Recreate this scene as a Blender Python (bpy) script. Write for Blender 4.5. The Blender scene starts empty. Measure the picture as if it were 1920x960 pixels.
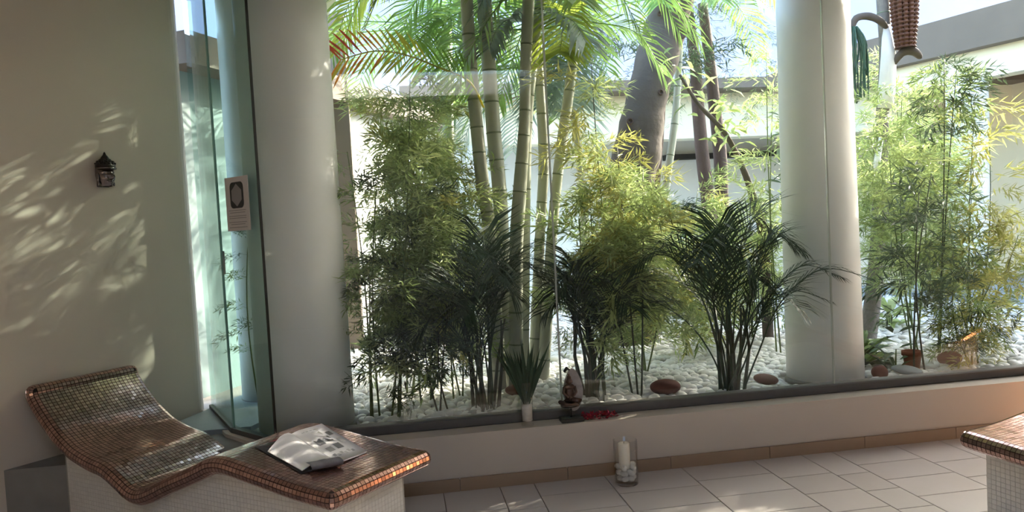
import bpy, math, random
from mathutils import Vector, Matrix, Euler
R = random.Random(7)
S = bpy.context.scene
COL = S.collection
rad = math.radians

# ------------------------------------------------------------------ camera
CAM_H = 1.5
yaw, pitch, roll = rad(8.415), rad(2.587), rad(-3.063)
fw = Vector((math.sin(yaw)*math.cos(pitch), math.cos(yaw)*math.cos(pitch), -math.sin(pitch)))
rt = Vector((math.cos(yaw), -math.sin(yaw), 0))
up = rt.cross(fw)
r2 = rt*math.cos(roll) + up*math.sin(roll)
u2 = -rt*math.sin(roll) + up*math.cos(roll)
cd = bpy.data.cameras.new('camera'); cam = bpy.data.objects.new('camera', cd); COL.objects.link(cam)
cd.sensor_width = 36; cd.lens = 1400/1920*36; cd.clip_start = .05; cd.clip_end = 300
m = Matrix((r2, u2, -fw)).transposed().to_4x4(); m.translation = (0, 0, CAM_H)
cam.matrix_world = m; S.camera = cam

# ------------------------------------------------------------------ light
SUN_AZ, SUN_EL = rad(27), rad(29)          # azimuth from +X towards +Y
w = bpy.data.worlds.new('sky'); S.world = w; w.use_nodes = True
nt = w.node_tree; bg = nt.nodes['Background']
sky = nt.nodes.new('ShaderNodeTexSky'); sky.sky_type = 'NISHITA'; sky.sun_disc = False
sky.sun_elevation = SUN_EL; sky.sun_rotation = rad(90)-SUN_AZ; sky.dust_density = 2.5; sky.air_density = 1.0
nt.links.new(sky.outputs[0], bg.inputs[0]); bg.inputs[1].default_value = 0.8
sl = bpy.data.lights.new('sun', 'SUN'); sl.energy = 6.0; sl.angle = rad(.55); sl.color = (1, .9, .74)
so = bpy.data.objects.new('sun', sl); COL.objects.link(so)
sd = Vector((math.cos(SUN_EL)*math.cos(SUN_AZ), math.cos(SUN_EL)*math.sin(SUN_AZ), math.sin(SUN_EL)))
so.rotation_euler = sd.to_track_quat('Z', 'Y').to_euler(); so.location = sd*20
vs = S.view_settings
vs.view_transform = 'Standard'; vs.look = 'None'; vs.gamma = 1; vs.use_curve_mapping = False
vs.exposure = 1.6

# ------------------------------------------------------------------ materials
def hexc(h):
    c = [int(h[i:i+2], 16)/255 for i in (0, 2, 4)]
    return tuple(x/12.92 if x <= .04045 else ((x+.055)/1.055)**2.4 for x in c)
def nn(t, typ, **kw):
    n = t.nodes.new(typ)
    for k, v in kw.items(): setattr(n, k, v)
    return n
def base_mat(name):
    m = bpy.data.materials.new(name); m.use_nodes = True
    return m, m.node_tree, m.node_tree.nodes['Principled BSDF']
def mat(name, col, rough=.6, metal=0, noise=.0, nscale=8, bump=0, bscale=60, vary=0, spec=.5, trans=0):
    """principled; noise = colour mottling, vary = per object / island brightness, trans = translucency share"""
    m, t, b = base_mat(name)
    c = hexc(col) if isinstance(col, str) else col
    b.inputs['Roughness'].default_value = rough; b.inputs['Metallic'].default_value = metal
    b.inputs['Specular IOR Level'].default_value = spec
    tc = nn(t, 'ShaderNodeTexCoord')
    hsv = nn(t, 'ShaderNodeHueSaturation'); hsv.inputs['Color'].default_value = (*c, 1)
    val = None
    if noise:
        n = nn(t, 'ShaderNodeTexNoise'); n.inputs['Scale'].default_value = nscale; n.inputs['Detail'].default_value = 4
        t.links.new(tc.outputs['Object'], n.inputs['Vector'])
        mr = nn(t, 'ShaderNodeMapRange'); mr.inputs[3].default_value = 1-noise; mr.inputs[4].default_value = 1+noise
        t.links.new(n.outputs[0], mr.inputs[0]); val = mr.outputs[0]
    if vary:
        oi = nn(t, 'ShaderNodeObjectInfo'); g = nn(t, 'ShaderNodeNewGeometry')
        ad = nn(t, 'ShaderNodeMath', operation='ADD'); t.links.new(oi.outputs['Random'], ad.inputs[0]); t.links.new(g.outputs['Random Per Island'], ad.inputs[1])
        fr = nn(t, 'ShaderNodeMath', operation='FRACT'); t.links.new(ad.outputs[0], fr.inputs[0])
        mr = nn(t, 'ShaderNodeMapRange'); mr.inputs[3].default_value = 1-vary; mr.inputs[4].default_value = 1+vary
        t.links.new(fr.outputs[0], mr.inputs[0])
        if val is not None:
            mu = nn(t, 'ShaderNodeMath', operation='MULTIPLY'); t.links.new(val, mu.inputs[0]); t.links.new(mr.outputs[0], mu.inputs[1]); val = mu.outputs[0]
        else: val = mr.outputs[0]
        mh = nn(t, 'ShaderNodeMapRange'); mh.inputs[3].default_value = .5-.03*vary; mh.inputs[4].default_value = .5+.03*vary
        t.links.new(g.outputs['Random Per Island'], mh.inputs[0]); t.links.new(mh.outputs[0], hsv.inputs['Hue'])
    if val is not None: t.links.new(val, hsv.inputs['Value'])
    t.links.new(hsv.outputs[0], b.inputs['Base Color'])
    if bump:
        n = nn(t, 'ShaderNodeTexNoise'); n.inputs['Scale'].default_value = bscale; n.inputs['Detail'].default_value = 3
        t.links.new(tc.outputs['Object'], n.inputs['Vector'])
        bp = nn(t, 'ShaderNodeBump'); bp.inputs['Strength'].default_value = bump; bp.inputs['Distance'].default_value = .01
        t.links.new(n.outputs[0], bp.inputs['Height']); t.links.new(bp.outputs[0], b.inputs['Normal'])
    if trans:
        tr = nn(t, 'ShaderNodeBsdfTranslucent'); t.links.new(hsv.outputs[0], tr.inputs[0])
        mx = nn(t, 'ShaderNodeMixShader'); mx.inputs[0].default_value = trans
        t.links.new(b.outputs[0], mx.inputs[1]); t.links.new(tr.outputs[0], mx.inputs[2])
        t.links.new(mx.outputs[0], t.nodes['Material Output'].inputs[0])
    return m
def glass_mat(name, tint, ior=1.45):
    m = bpy.data.materials.new(name); m.use_nodes = True; t = m.node_tree
    t.nodes.remove(t.nodes['Principled BSDF'])
    a = nn(t, 'ShaderNodeBsdfTransparent'); a.inputs[0].default_value = (*tint, 1)
    g = nn(t, 'ShaderNodeBsdfGlossy'); g.inputs['Roughness'].default_value = 0.0
    f = nn(t, 'ShaderNodeFresnel'); ge = nn(t, 'ShaderNodeNewGeometry')
    mr = nn(t, 'ShaderNodeMapRange'); mr.inputs[3].default_value = ior; mr.inputs[4].default_value = 1/ior   # thin pane: same reflectance from both faces
    t.links.new(ge.outputs['Backfacing'], mr.inputs[0]); t.links.new(mr.outputs[0], f.inputs[0])
    x = nn(t, 'ShaderNodeMixShader'); t.links.new(f.outputs[0], x.inputs[0]); t.links.new(a.outputs[0], x.inputs[1]); t.links.new(g.outputs[0], x.inputs[2])
    t.links.new(x.outputs[0], t.nodes['Material Output'].inputs[0]); return m
def emit_mat(name, col, st):
    m, t, b = base_mat(name); b.inputs['Base Color'].default_value = (*hexc(col), 1)
    b.inputs['Emission Color'].default_value = (*hexc(col), 1); b.inputs['Emission Strength'].default_value = st; return m
M = {}
M['plaster'] = mat('plaster', 'd8cabb', .45, noise=.03, nscale=3, bump=.08, bscale=25, spec=.35)
M['ceiling'] = mat('ceiling_paint', 'd8d2c8', .8)
M['sill'] = mat('sill_paint', 'c3b9ae', .6, noise=.03, nscale=5, bump=.05, bscale=40)
M['ftile'] = mat('floor_ceramic', 'bdb6b4', .28, noise=.05, nscale=7, vary=.05, spec=.5)
M['grout'] = mat('floor_grout', '6d6257', .9)
M['skirt'] = mat('skirting_ceramic', '957f6a', .4, noise=.06, nscale=12, vary=.04)
M['kerb'] = mat('grey_kerb', '5c5a58', .6, noise=.15, nscale=20)
M['column'] = mat('column_plaster', 'e8e7e6', .5, noise=.03, nscale=4, bump=.25, bscale=9)
M['glass'] = glass_mat('window_glass', (.955, .975, .965))
M['gglass'] = glass_mat('green_glass', (.80, .91, .89))
M['edge'] = mat('glass_edge', 'a9c4bb', .2, trans=.5)
M['joint'] = mat('silicone_joint', 'b9bfb8', .4, trans=.3)
M['djoint'] = mat('dark_joint', '1d2322', .5)
M['bronze'] = mat('bronze_mosaic', (.43, .27, .23), .18, metal=.93, vary=.22)
for n_ in M['bronze'].node_tree.nodes:
    if n_.type == 'BSDF_PRINCIPLED': n_.inputs['Coat Weight'].default_value = .4; n_.inputs['Coat Roughness'].default_value = .06
M['bgrout'] = mat('mosaic_grout', '20120e', .8)
M['wmosaic'] = mat('white_mosaic', 'e2ded8', .35, vary=.04)
M['wgrout'] = mat('white_grout', 'a9a49b', .8)
M['pebble'] = mat('white_pebble', 'e3e1de', .55, noise=.06, nscale=15, vary=.12)
M['pebg'] = mat('grey_pebble', 'a9a49f', .6, noise=.1, vary=.15)
M['redrock'] = mat('red_rock', '6b4038', .8, noise=.3, nscale=10, bump=.5, bscale=15)
M['soil'] = mat('garden_bed', '8b8782', .95, noise=.2)
M['path'] = mat('pale_paving', 'e6ddca', .7, noise=.06)
M['white'] = mat('white_render', 'f2efe8', .7, noise=.03)
M['cream'] = mat('cream_render', 'e6dcc0', .7, noise=.03)
M['lavshade'] = mat('lavender_shade_render', '9a9cb4', .8, noise=.03)  # lavender tone of shaded daylight put into the colour
M['shadewhite'] = mat('shaded_white_render', '7d9190', .7, noise=.05)  # shade of the white garden wall put into the colour
M['brown'] = mat('eave_timber', '6a5d50', .7, noise=.15, nscale=4)
M['greyp'] = mat('grey_paver', '8f969b', .7, noise=.08)
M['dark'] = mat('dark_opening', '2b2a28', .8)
M['steel'] = mat('grey_rail', '9a9a98', .4, metal=.6)
M['culm'] = mat('thin_culm', '5b6b35', .5, noise=.2)
M['culmd'] = mat('dark_culm', '3a4030', .5, noise=.2)
M['twig'] = mat('twig', '56592f', .7)
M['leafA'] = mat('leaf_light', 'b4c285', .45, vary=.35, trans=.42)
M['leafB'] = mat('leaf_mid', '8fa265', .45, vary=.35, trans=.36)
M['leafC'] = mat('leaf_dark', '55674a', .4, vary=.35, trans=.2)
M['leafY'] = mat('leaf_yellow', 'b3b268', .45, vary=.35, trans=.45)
M['frondG'] = mat('frond_green', '7f9f52', .4, vary=.25, trans=.4)
M['frondD'] = mat('frond_dark', '2f4431', .6, vary=.25, trans=.14)
M['frondB'] = mat('frond_blue', '86988f', .4, vary=.2, trans=.3)
M['frondY'] = mat('frond_yellow', 'a9b84e', .4, vary=.25, trans=.5)
M['lf_red'] = mat('leaflet_red', 'b8452c', .4, trans=.45); M['lf_or'] = mat('leaflet_orange', 'd98a35', .4, trans=.45)
M['lf_ye'] = mat('leaflet_yellow', 'c5bd45', .4, trans=.45); M['lf_gr'] = mat('leaflet_green', '7fa640', .4, trans=.45)
M['stem'] = mat('ringed_stem', 'a6a898', .5, noise=.18, nscale=9, bump=.15, bscale=30)
M['ring'] = mat('stem_scar', '6d7660', .7)
M['bark'] = mat('grey_bark', '574d47', .9, noise=.4, nscale=7, bump=1.0, bscale=14)
M['barkr'] = mat('red_bark', '54433d', .85, noise=.3, nscale=8, bump=.8, bscale=25)
M['wrap'] = mat('white_wrap', 'e8e6e4', .8, noise=.05, bump=.3, bscale=20)
M['burlap'] = mat('grey_net', '77706a', .9, noise=.35, nscale=30, bump=.6, bscale=60)
M['strand'] = mat('green_strand', '31513f', .6, noise=.2)
M['dates'] = mat('brown_strand', '54301f', .7, noise=.35, nscale=40, bump=.6, bscale=60)
M['terra'] = mat('terracotta', '8a4b34', .8, noise=.1)
M['redleaf'] = mat('red_flower', 'b3402f', .5, trans=.3)
M['paper'] = mat('sign_paper', 'c9c2c0', .6); M['black'] = mat('black_print', '1d1c20', .5)
M['greyp2'] = mat('grey_print', '8f8a8a', .6); M['page'] = mat('magazine_page', 'eeebf0', .35)
M['print'] = mat('page_print', 'a8a6ac', .5); M['photo'] = mat('page_photo', '6f6d74', .4, noise=.5, nscale=40)
M['redphoto'] = mat('page_red_photo', '7e2430', .35, noise=.6, nscale=50); M['darkphoto'] = mat('page_dark', '35333a', .35, noise=.5, nscale=40)
M['vglass'] = glass_mat('vase_glass', (.985, .99, .985)); M['water'] = mat('vase_gravel', 'cfc9c2', .5, noise=.3, nscale=40)
M['candle'] = mat('candle_wax', 'f0e9dc', .5); M['wick'] = mat('wick', '2a2320', .8)
M['ebony'] = mat('black_lacquer', '0f0e0e', .35)
M['silver'] = mat('aged_bronze', (.20, .17, .165), .2, metal=.95, noise=.15, nscale=30)
M['darkbr'] = mat('dark_bronze', (.05, .04, .035), .35, metal=.8, noise=.3, nscale=40)
M['statue'] = mat('statue_bronze', (.11, .07, .055), .35, metal=.6, noise=.35, nscale=40)
M['stonepl'] = mat('statue_back', '9c9694', .7, noise=.3, nscale=25, bump=.4)
M['petal'] = mat('crimson_petals', '8e1730', .6, vary=.4)
M['lamp'] = emit_mat('lamp_glow', 'ffb060', 6)

# ------------------------------------------------------------------ mesh helpers
class MB:
    def __init__(s): s.v = []; s.f = []; s.sm = []
    def add(s, vs, fs, smooth=False):
        o = len(s.v); s.v += [tuple(x) for x in vs]
        for f in fs: s.f.append(tuple(i+o for i in f)); s.sm.append(smooth)
    def box(s, c, d, mx=None, bev=0):
        x, y, z = d[0]/2, d[1]/2, d[2]/2; c = Vector(c)
        if bev:
            b = bev; P = []
            for (z0, i) in ((-z, b), (-z+b, 0), (z-b, 0), (z, b)):
                P += [(-x+i, -y+i, z0), (x-i, -y+i, z0), (x-i, y-i, z0), (-x+i, y-i, z0)]
            fs = [(3, 2, 1, 0), (12, 13, 14, 15)]
            for k in range(3):
                for j in range(4): a = k*4+j; n = k*4+(j+1) % 4; fs.append((a, n, n+4, a+4))
        else:
            P = [(a, b_, c_) for c_ in (-z, z) for a, b_ in ((-x, -y), (x, -y), (x, y), (-x, y))]
            fs = [(3, 2, 1, 0), (4, 5, 6, 7), (0, 1, 5, 4), (1, 2, 6, 5), (2, 3, 7, 6), (3, 0, 4, 7)]
        P = [c + ((mx @ Vector(p)) if mx else Vector(p)) for p in P]
        s.add(P, fs); return s
    def prism(s, poly, z0, z1):
        n = len(poly); a = sum(poly[i][0]*poly[(i+1) % n][1]-poly[(i+1) % n][0]*poly[i][1] for i in range(n))
        if a < 0: poly = poly[::-1]
        s.add([(x, y, z0) for x, y in poly]+[(x, y, z1) for x, y in poly],
              [tuple(range(n-1, -1, -1)), tuple(range(n, 2*n))]+[(i, (i+1) % n, n+(i+1) % n, n+i) for i in range(n)]); return s
    def tube(s, pts, rs, n=8, cap=True, smooth=True):
        pts = [Vector(p) for p in pts]
        if not hasattr(rs, '__len__'): rs = [rs]*len(pts)
        vs = []; ref = Vector((.3, 1, .2)).normalized()
        for i, p in enumerate(pts):
            t = (pts[min(i+1, len(pts)-1)]-pts[max(i-1, 0)]).normalized()
            if abs(t.dot(ref)) > .95: ref = Vector((1, .1, .3)).normalized()
            a = t.cross(ref).normalized(); b = t.cross(a)
            for k in range(n):
                an = 2*math.pi*k/n; vs.append(p+(a*math.cos(an)+b*math.sin(an))*rs[i])
        fs = [(i*n+k, (i+1)*n+k, (i+1)*n+(k+1) % n, i*n+(k+1) % n) for i in range(len(pts)-1) for k in range(n)]
        if cap: fs += [tuple(range(n)), tuple(range(len(pts)*n-1, (len(pts)-1)*n-1, -1))]
        s.add(vs, fs, smooth); return s
    def lathe(s, prof, c=(0, 0, 0), n=24, smooth=True, close=False):
        vs = [(c[0]+r*math.cos(2*math.pi*k/n), c[1]+r*math.sin(2*math.pi*k/n), c[2]+z) for r, z in prof for k in range(n)]
        L = len(prof); rng = range(L if close else L-1)
        fs = [(i*n+k, i*n+(k+1) % n, ((i+1) % L)*n+(k+1) % n, ((i+1) % L)*n+k) for i in rng for k in range(n)]
        if not close: fs += [tuple(range(n-1, -1, -1)), tuple(range((L-1)*n, L*n))]
        s.add(vs, fs, smooth); return s
    def ell(s, c, r, n=10, mx=None, seed=None, jit=0):
        c = Vector(c); vs = []; m_ = n; h = n//2+1; q = random.Random(seed)
        for i in range(1, h):
            th = math.pi*i/h
            for k in range(m_):
                an = 2*math.pi*k/m_; j = 1+q.uniform(-jit, jit)
                p = Vector((r[0]*math.sin(th)*math.cos(an)*j, r[1]*math.sin(th)*math.sin(an)*j, r[2]*math.cos(th)*j))
                vs.append(c+(mx @ p if mx else p))
        t = Vector((0, 0, r[2])); vs += [c+(mx @ t if mx else t), c-(mx @ t if mx else t)]
        T = len(vs)-2
        fs = [(i*m_+k, (i+1)*m_+k, (i+1)*m_+(k+1) % m_, i*m_+(k+1) % m_) for i in range(h-2) for k in range(m_)]
        fs += [(T, k, (k+1) % m_) for k in range(m_)]+[(T+1, (h-2)*m_+(k+1) % m_, (h-2)*m_+k) for k in range(m_)]
        s.add(vs, fs, True); return s
    def leaf(s, p, d, L, W, nrm, fold=.25):
        """one blade: two triangles pairs folded on the midrib, drooping a little"""
        p = Vector(p); d = d.normalized(); sd_ = d.cross(nrm)
        if sd_.length < 1e-4: sd_ = d.cross(Vector((1, .2, .1)))
        sd_.normalize(); n = sd_.cross(d)
        a = p+d*L*.38; mid = a-n*W*fold
        s.add([p, a+sd_*W/2, mid, a-sd_*W/2, p+d*L-n*L*.08], [(0, 1, 2), (0, 2, 3), (1, 4, 2), (2, 4, 3)]); return s
    def mesh(s, name, m):
        me = bpy.data.meshes.new(name); me.from_pydata(s.v, [], s.f)
        me.polygons.foreach_set('use_smooth', s.sm); me.materials.append(m); me.update(); return me
    def build(s, name, m, parent=None):
        o = bpy.data.objects.new(name, s.mesh(name, m)); COL.objects.link(o)
        if parent: o.parent = parent
        return o
def link(name, me, parent=None, mx=None):
    o = bpy.data.objects.new(name, me); COL.objects.link(o)
    if parent: o.parent = parent
    if mx is not None: o.matrix_local = mx
    return o
def tag(o, label=None, cat=None, group=None, kind=None):
    if label: o['label'] = label
    if cat: o['category'] = cat
    if group: o['group'] = group
    if kind: o['kind'] = kind
    return o
def thing(name, loc, label, cat, group=None, rz=0):
    o = bpy.data.objects.new(name, None); COL.objects.link(o); o.location = loc; o.rotation_euler.z = rz; o.empty_display_size = .1
    return tag(o, label, cat, group)
def struct(o): o['kind'] = 'structure'; return o
def spline(pts, n):
    """Catmull-Rom through tuples of any length"""
    P = [pts[0]]+list(pts)+[pts[-1]]; out = []
    for i in range(1, len(P)-2):
        for k in range(n):
            t = k/n; a, b, c, d = P[i-1], P[i], P[i+1], P[i+2]
            out.append(tuple(.5*(2*b[j]+(c[j]-a[j])*t+(2*a[j]-5*b[j]+4*c[j]-d[j])*t*t+(3*b[j]-a[j]-3*c[j]+d[j])*t**3) for j in range(len(b))))
    out.append(tuple(pts[-1])); return out

# ------------------------------------------------------------------ room shell
SILL = .322; YS = 4.168; YG = 4.32; CEIL = 3.3
A = (-.76, 4.32); J = (-1.063, 4.68); E = (-1.358, 5.389)      # glass line of the left return
wd = Vector((math.cos(rad(50)), math.sin(rad(50)))); wn = Vector((wd.y, -wd.x))   # left wall direction and normal (into room)
W0 = Vector(E)-wd*5.6
fl = struct(MB().prism([(-5.3, -3.5), (6.5, -3.5), (6.5, 4.2), (-.8, 4.2), (-1.0, 4.6), (-1.3, 5.35), tuple(W0)], -.1, -.004).build('floor', M['grout']))
xe = [-1.85, -1.53, -1.33, -.92, -.48, -.17, .154, .474, .671, 1.085, 1.555, 2.002, 2.312, 2.511, 2.925, 3.231, 3.43, 3.84, 4.28]
off = [3.80, 3.7, 3.9, 3.82, 3.76, 3.88, 3.83, 3.79, 3.945, 3.856, 3.917, 3.825, 3.777, 3.895, 3.808, 3.76, 3.86, 3.9]
TL = .2525
tc_ = {}
for i in range(len(xe)-1):
    wdt = round(xe[i+1]-xe[i], 3)
    ys = [YS]; y = off[i]
    while y > 2.35: ys.append(y); y -= TL
    for k in range(len(ys)-1):
        hgt = round(ys[k]-ys[k+1], 3); key = (wdt, hgt)
        if key not in tc_: tc_[key] = MB().box((0, 0, 0), (wdt-.005, hgt-.005, .012), bev=.0015).mesh('floor_tile', M['ftile'])
        link('floor_tile', tc_[key], fl, Matrix.Translation(((xe[i]+xe[i+1])/2, (ys[k]+ys[k+1])/2, -.002)))
rest = MB()                                                       # floor behind and beside the camera
for (x0, x1, y0, y1) in ((-4.6, -1.85, -3.4, 2.4), (-1.85, 4.28, -3.4, 2.05), (4.28, 6.4, -3.4, 4.1)):
    nx = max(1, round((x1-x0)/.41)); ny = max(1, round((y1-y0)/.41))
    for a in range(nx):
        for c in range(ny):
            dx, dy = (x1-x0)/nx, (y1-y0)/ny
            rest.box((x0+dx*(a+.5), y0+dy*(c+.5), -.002), (dx-.005, dy-.005, .012))
for a in range(8):
    for c in range(8):                                            # strip between the left wall and the lounger
        p = Vector((-4.4+.41*(a+.5), 2.4+.41*(c+.5)))
        if (p-Vector(E)).dot(wn) > .04 and (p.x < -1.85 or 4.37 < p.y < 4.9 and p.x < -1.3): rest.box((p.x, p.y, -.002), (.405, .405, .012))
tag(rest.build('floor_tiling', M['ftile'], fl), kind='stuff')
lw = MB()
no = Vector(E); back = no-wn*.3
poly = [tuple(W0), tuple(W0-wn*.3), tuple(back-wd*.12)]
for k in range(9):                                                # rounded wall end
    an = math.pi/2*k/8; c = no-wn*.15-wd*.12
    poly.append(tuple(c-wn*.15*math.cos(an)+wd*.12*math.sin(an)))
for k in range(1, 9):
    an = math.pi/2*k/8; c = no-wn*.15-wd*.12
    poly.append(tuple(c+wn*.15*math.sin(an)+wd*.12*math.cos(an)))
struct(lw.prism(poly, 0, CEIL).build('wall_left', M['plaster']))
struct(MB().box((-5.4, -1.4, CEIL/2), (.2, 5.0, CEIL)).build('wall_west', M['plaster']))
struct(MB().box((.6, -3.6, CEIL/2), (12, .2, CEIL)).build('wall_back', M['plaster']))
struct(MB().box((6.6, .4, CEIL/2), (.2, 8.0, CEIL)).build('wall_right', M['plaster']))
RX0, RX1, RY0, RY1 = -.6, 1.8, -1.8, -.2                               # added rooflight opening behind the camera, gives the room fill light
ce = MB().box(((-5.5+RX0)/2, -.4, CEIL+.14), (RX0+5.5, 6.6, .28)).box(((6.7+RX1)/2, -.4, CEIL+.14), (6.7-RX1, 6.6, .28)).box(((RX0+RX1)/2, (-3.7+RY0)/2, CEIL+.14), (RX1-RX0, RY0+3.7, .28)).box(((RX0+RX1)/2, (2.9+RY1)/2, CEIL+.14), (RX1-RX0, 2.9-RY1, .28))
ce.prism([(W0.x-.4, 2.9), (6.7, 2.9), (6.7, 4.8), (.12, 4.8), (.12, 5.55), (-.3, 5.7), (-.5, 6.5), (-1.1, 6.5), (-1.25, 5.95), (-1.9, 5.9), (-3.9, 3.6)], CEIL, CEIL+.28)  # overhang past the side glass is extended to block high sun
struct(ce.build('ceiling', M['ceiling']))
struct(MB().box(((RX0+RX1)/2, (RY0+RY1)/2, CEIL+.2), (RX1-RX0, RY1-RY0, .012)).build('window_7', M['glass']))  # pane of the added rooflight
# low sill wall and its left return
sw = MB().prism([(-.72, YS), (6.5, YS), (6.5, 4.40), (-.74, 4.40), (-1.02, 4.71), (-1.30, 5.42), (-1.42, 5.37), (-1.11, 4.66), (-.80, 4.27)], 0, SILL)
struct(sw.build('wall_window', M['sill']))
bb = struct(MB().box((2.85, YS-.006, .033), (7.3, .012, .066)).build('baseboard_window', M['grout']))
x = -.8; sk = {}
for wdt in (.55, .5, .62, .62, .62, .62, .62, .62, .62, .62, .62):
    if wdt not in sk: sk[wdt] = MB().box((0, 0, 0), (wdt-.004, .014, .074), bev=.002).mesh('skirting_tile', M['skirt'])
    link('skirting_tile', sk[wdt], bb, Matrix.Translation((x+wdt/2, YS-.012, .039))); x += wdt
tr = struct(MB().box((2.88, 4.34, SILL+.028), (7.24, .085, .056), bev=.006).build('trim_1', M['kerb']))
for i, (a, b) in enumerate(((A, J), (J, E))):
    a, b = Vector(a), Vector(b); d = b-a; n_ = Vector((-d.y, d.x)).normalized()*.02
    struct(MB().prism([tuple(a+n_), tuple(b+n_), tuple(b-n_), tuple(a-n_)], SILL, SILL+.03).build('trim_%d' % (i+2), M['kerb']))
# glazing
gx = [-.76, .892, 2.645, 4.40, 6.15]
for i in range(4):
    x0, x1 = gx[i]+.006, gx[i+1]-.006
    wo = struct(MB().box(((x0+x1)/2, YG, (SILL+.05+CEIL)/2), (x1-x0, .01, CEIL-SILL-.05)).build('window_%d' % (i+1), M['glass']))
    if i: MB().box((gx[i], YG, (SILL+.05+CEIL)/2), (.009, .012, CEIL-SILL-.05)).build('glass_joint', M['joint'], wo)
for i, (a, b, inset) in enumerate(((A, J, .008), (J, E, .008))):
    a, b = Vector(a), Vector(b); d = (b-a); L = d.length; an = math.atan2(d.y, d.x); c = (a+b)/2
    mx = Matrix.Rotation(an, 3, 'Z')
    wo = struct(MB().box((c.x, c.y, (SILL+.03+CEIL)/2), (L-2*inset, .012, CEIL-SILL-.03), mx).build('window_%d' % (i+5), M['gglass']))
    MB().box((a.x, a.y, (SILL+.03+CEIL)/2), (.006, .014, CEIL-SILL-.03), mx).build('glass_joint', M['djoint'] if i == 0 else M['edge'], wo)
    if i == 1:
        MB().box((a.x+.012, a.y-.012, 1.35), (.012, .012, .14), mx).build('latch', M['steel'], wo)
# ------------------------------------------------------------------ columns
def column(name, c, r0, r1, z0, z1, label):
    t = thing(name, (c[0], c[1], z0), label, 'column', 'round white columns')
    MB().lathe([(r0, .03)]+[(r0+(r1-r0)*k/8, .03+(z1-z0-.03)*k/8) for k in range(1, 9)], n=48).build('shaft', M['column'], t)
    MB().lathe([(r0+.012, 0), (r0+.012, .025), (r0, .035)], n=48).build('base_ring', M['kerb'], t)
    return t
column('column', (-.63, 4.69), .285, .272, .30, 3.0, 'thick white plaster column behind the left glass, in the corner')
column('column', (2.825, 4.72), .25, .23, .30, 3.0, 'white round column right of centre just behind the window')

column('column', (-1.0, 5.62), .2, .2, .30, CEIL, 'slimmer column seen through the narrow side glass behind the notice')
# ------------------------------------------------------------------ garden shell
G = .30
gg = struct(MB().prism([(-3, 4.38), (11, 4.38), (11, 9.2), (-3, 9.2)], 0, G).build('ground', M['soil']))
pv = struct(MB().prism([(-3, 9.2), (11, 9.2), (11, 14), (-3, 14)], 0, .36).build('floor_terrace', M['path']))
struct(MB().prism([(5.0, 8.95), (6.0, 8.3), (6.3, 7.0), (8.8, 7.0), (8.8, 9.2), (4.8, 9.2)], G, .40).build('trim_5', M['greyp']))
struct(MB().prism([(-1.6, 4.75), (-.98, 4.75), (-.6, 5.6), (-.35, 6.6), (-.9, 6.6)], G, G+.03).build('floor_paver', M['greyp']))
# diagonal sunlit white wall on the left with roof above
da, db = Vector((-1.62, 5.72)), Vector((.55, 9.9)); dn = Vector(((db-da).y, -(db-da).x)).normalized()
dm = da.lerp(db, .36)
struct(MB().prism([tuple(dm), tuple(db), tuple(db-dn*.25), tuple(dm-dn*.25)], .0, 2.75).build('wall_garden_left', M['white']))
struct(MB().prism([tuple(da), tuple(dm), tuple(dm-dn*.25), tuple(da-dn*.25)], .0, 2.75).build('wall_garden_left_shaded', M['shadewhite']))  # near stretch of the white wall, shade painted into its colour
struct(MB().prism([tuple(da+dn*.25), tuple(db+dn*.25), tuple(db-dn*1.2), tuple(da-dn*1.2)], 2.75, 2.98).build('trim_6', M['brown']))
pl = MB().box((-.52, 7.55, 1.9), (.2, .2, 3.4)).build('wall_garden_pier', M['brown']); struct(pl)
# rear colonnade
struct(MB().box((5, 12.4, 1.8), (14, .25, 3.6)).build('wall_rear', M['white']))
struct(MB().box((4.9, 10.3, 2.86), (9.4, .35, .62)).build('trim_7', M['cream']))
struct(MB().box((4.9, 11.0, 3.24), (9.6, 2.6, .14)).build('trim_8', M['brown']))
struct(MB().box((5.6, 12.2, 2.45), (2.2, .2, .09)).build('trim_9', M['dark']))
for i, xx in enumerate((1.0, 3.5, 6.0)):
    column('column', (xx, 10.3), .2, .2, .36, 2.56, ('far white column of the arcade behind the left bamboo', 'far white column of the arcade behind the big tree', 'far white column of the arcade behind the wrapped palm')[i])
struct(MB().box((5.0, 13.2, 5.3), (20, .3, 4.0)).build('wall_upper', M['lavshade']))  # added stand-in for the lavender area above the rear roof
# right wing
struct(MB().prism([(8.9, 12.3), (9.2, 12.3), (10.4, 5.0), (10.1, 5.0)], 0, 3.3).build('wall_garden_right', M['cream']))
struct(MB().prism([(6.55, 10.5), (7.3, 8.15), (8.3, 5.4), (10.8, 5.0), (9.4, 12.4), (6.5, 12.4)], 3.36, 3.82).build('trim_10', M['brown']))
struct(MB().prism([(6.75, 10.4), (7.5, 8.15), (8.45, 5.5), (8.7, 5.6), (7.8, 8.2), (7.0, 10.5)], 3.0, 3.36).build('trim_11', M['cream']))
column('column', (7.35, 8.75), .24, .24, .40, 3.02, 'white column under the right eave behind the bamboo')
rl = thing('railing', (3.6, 9.35, .36), 'thin grey metal railing in the sunny background behind the bamboo', 'railing')
for k in range(16): MB().box((-1.1+k*.14, 0, .45), (.014, .014, .9)).build('baluster', M['steel'], rl)
for zz in (.9, .12): MB().box((-.05, 0, zz), (2.3, .035, .03)).build('rail', M['steel'], rl)

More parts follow.
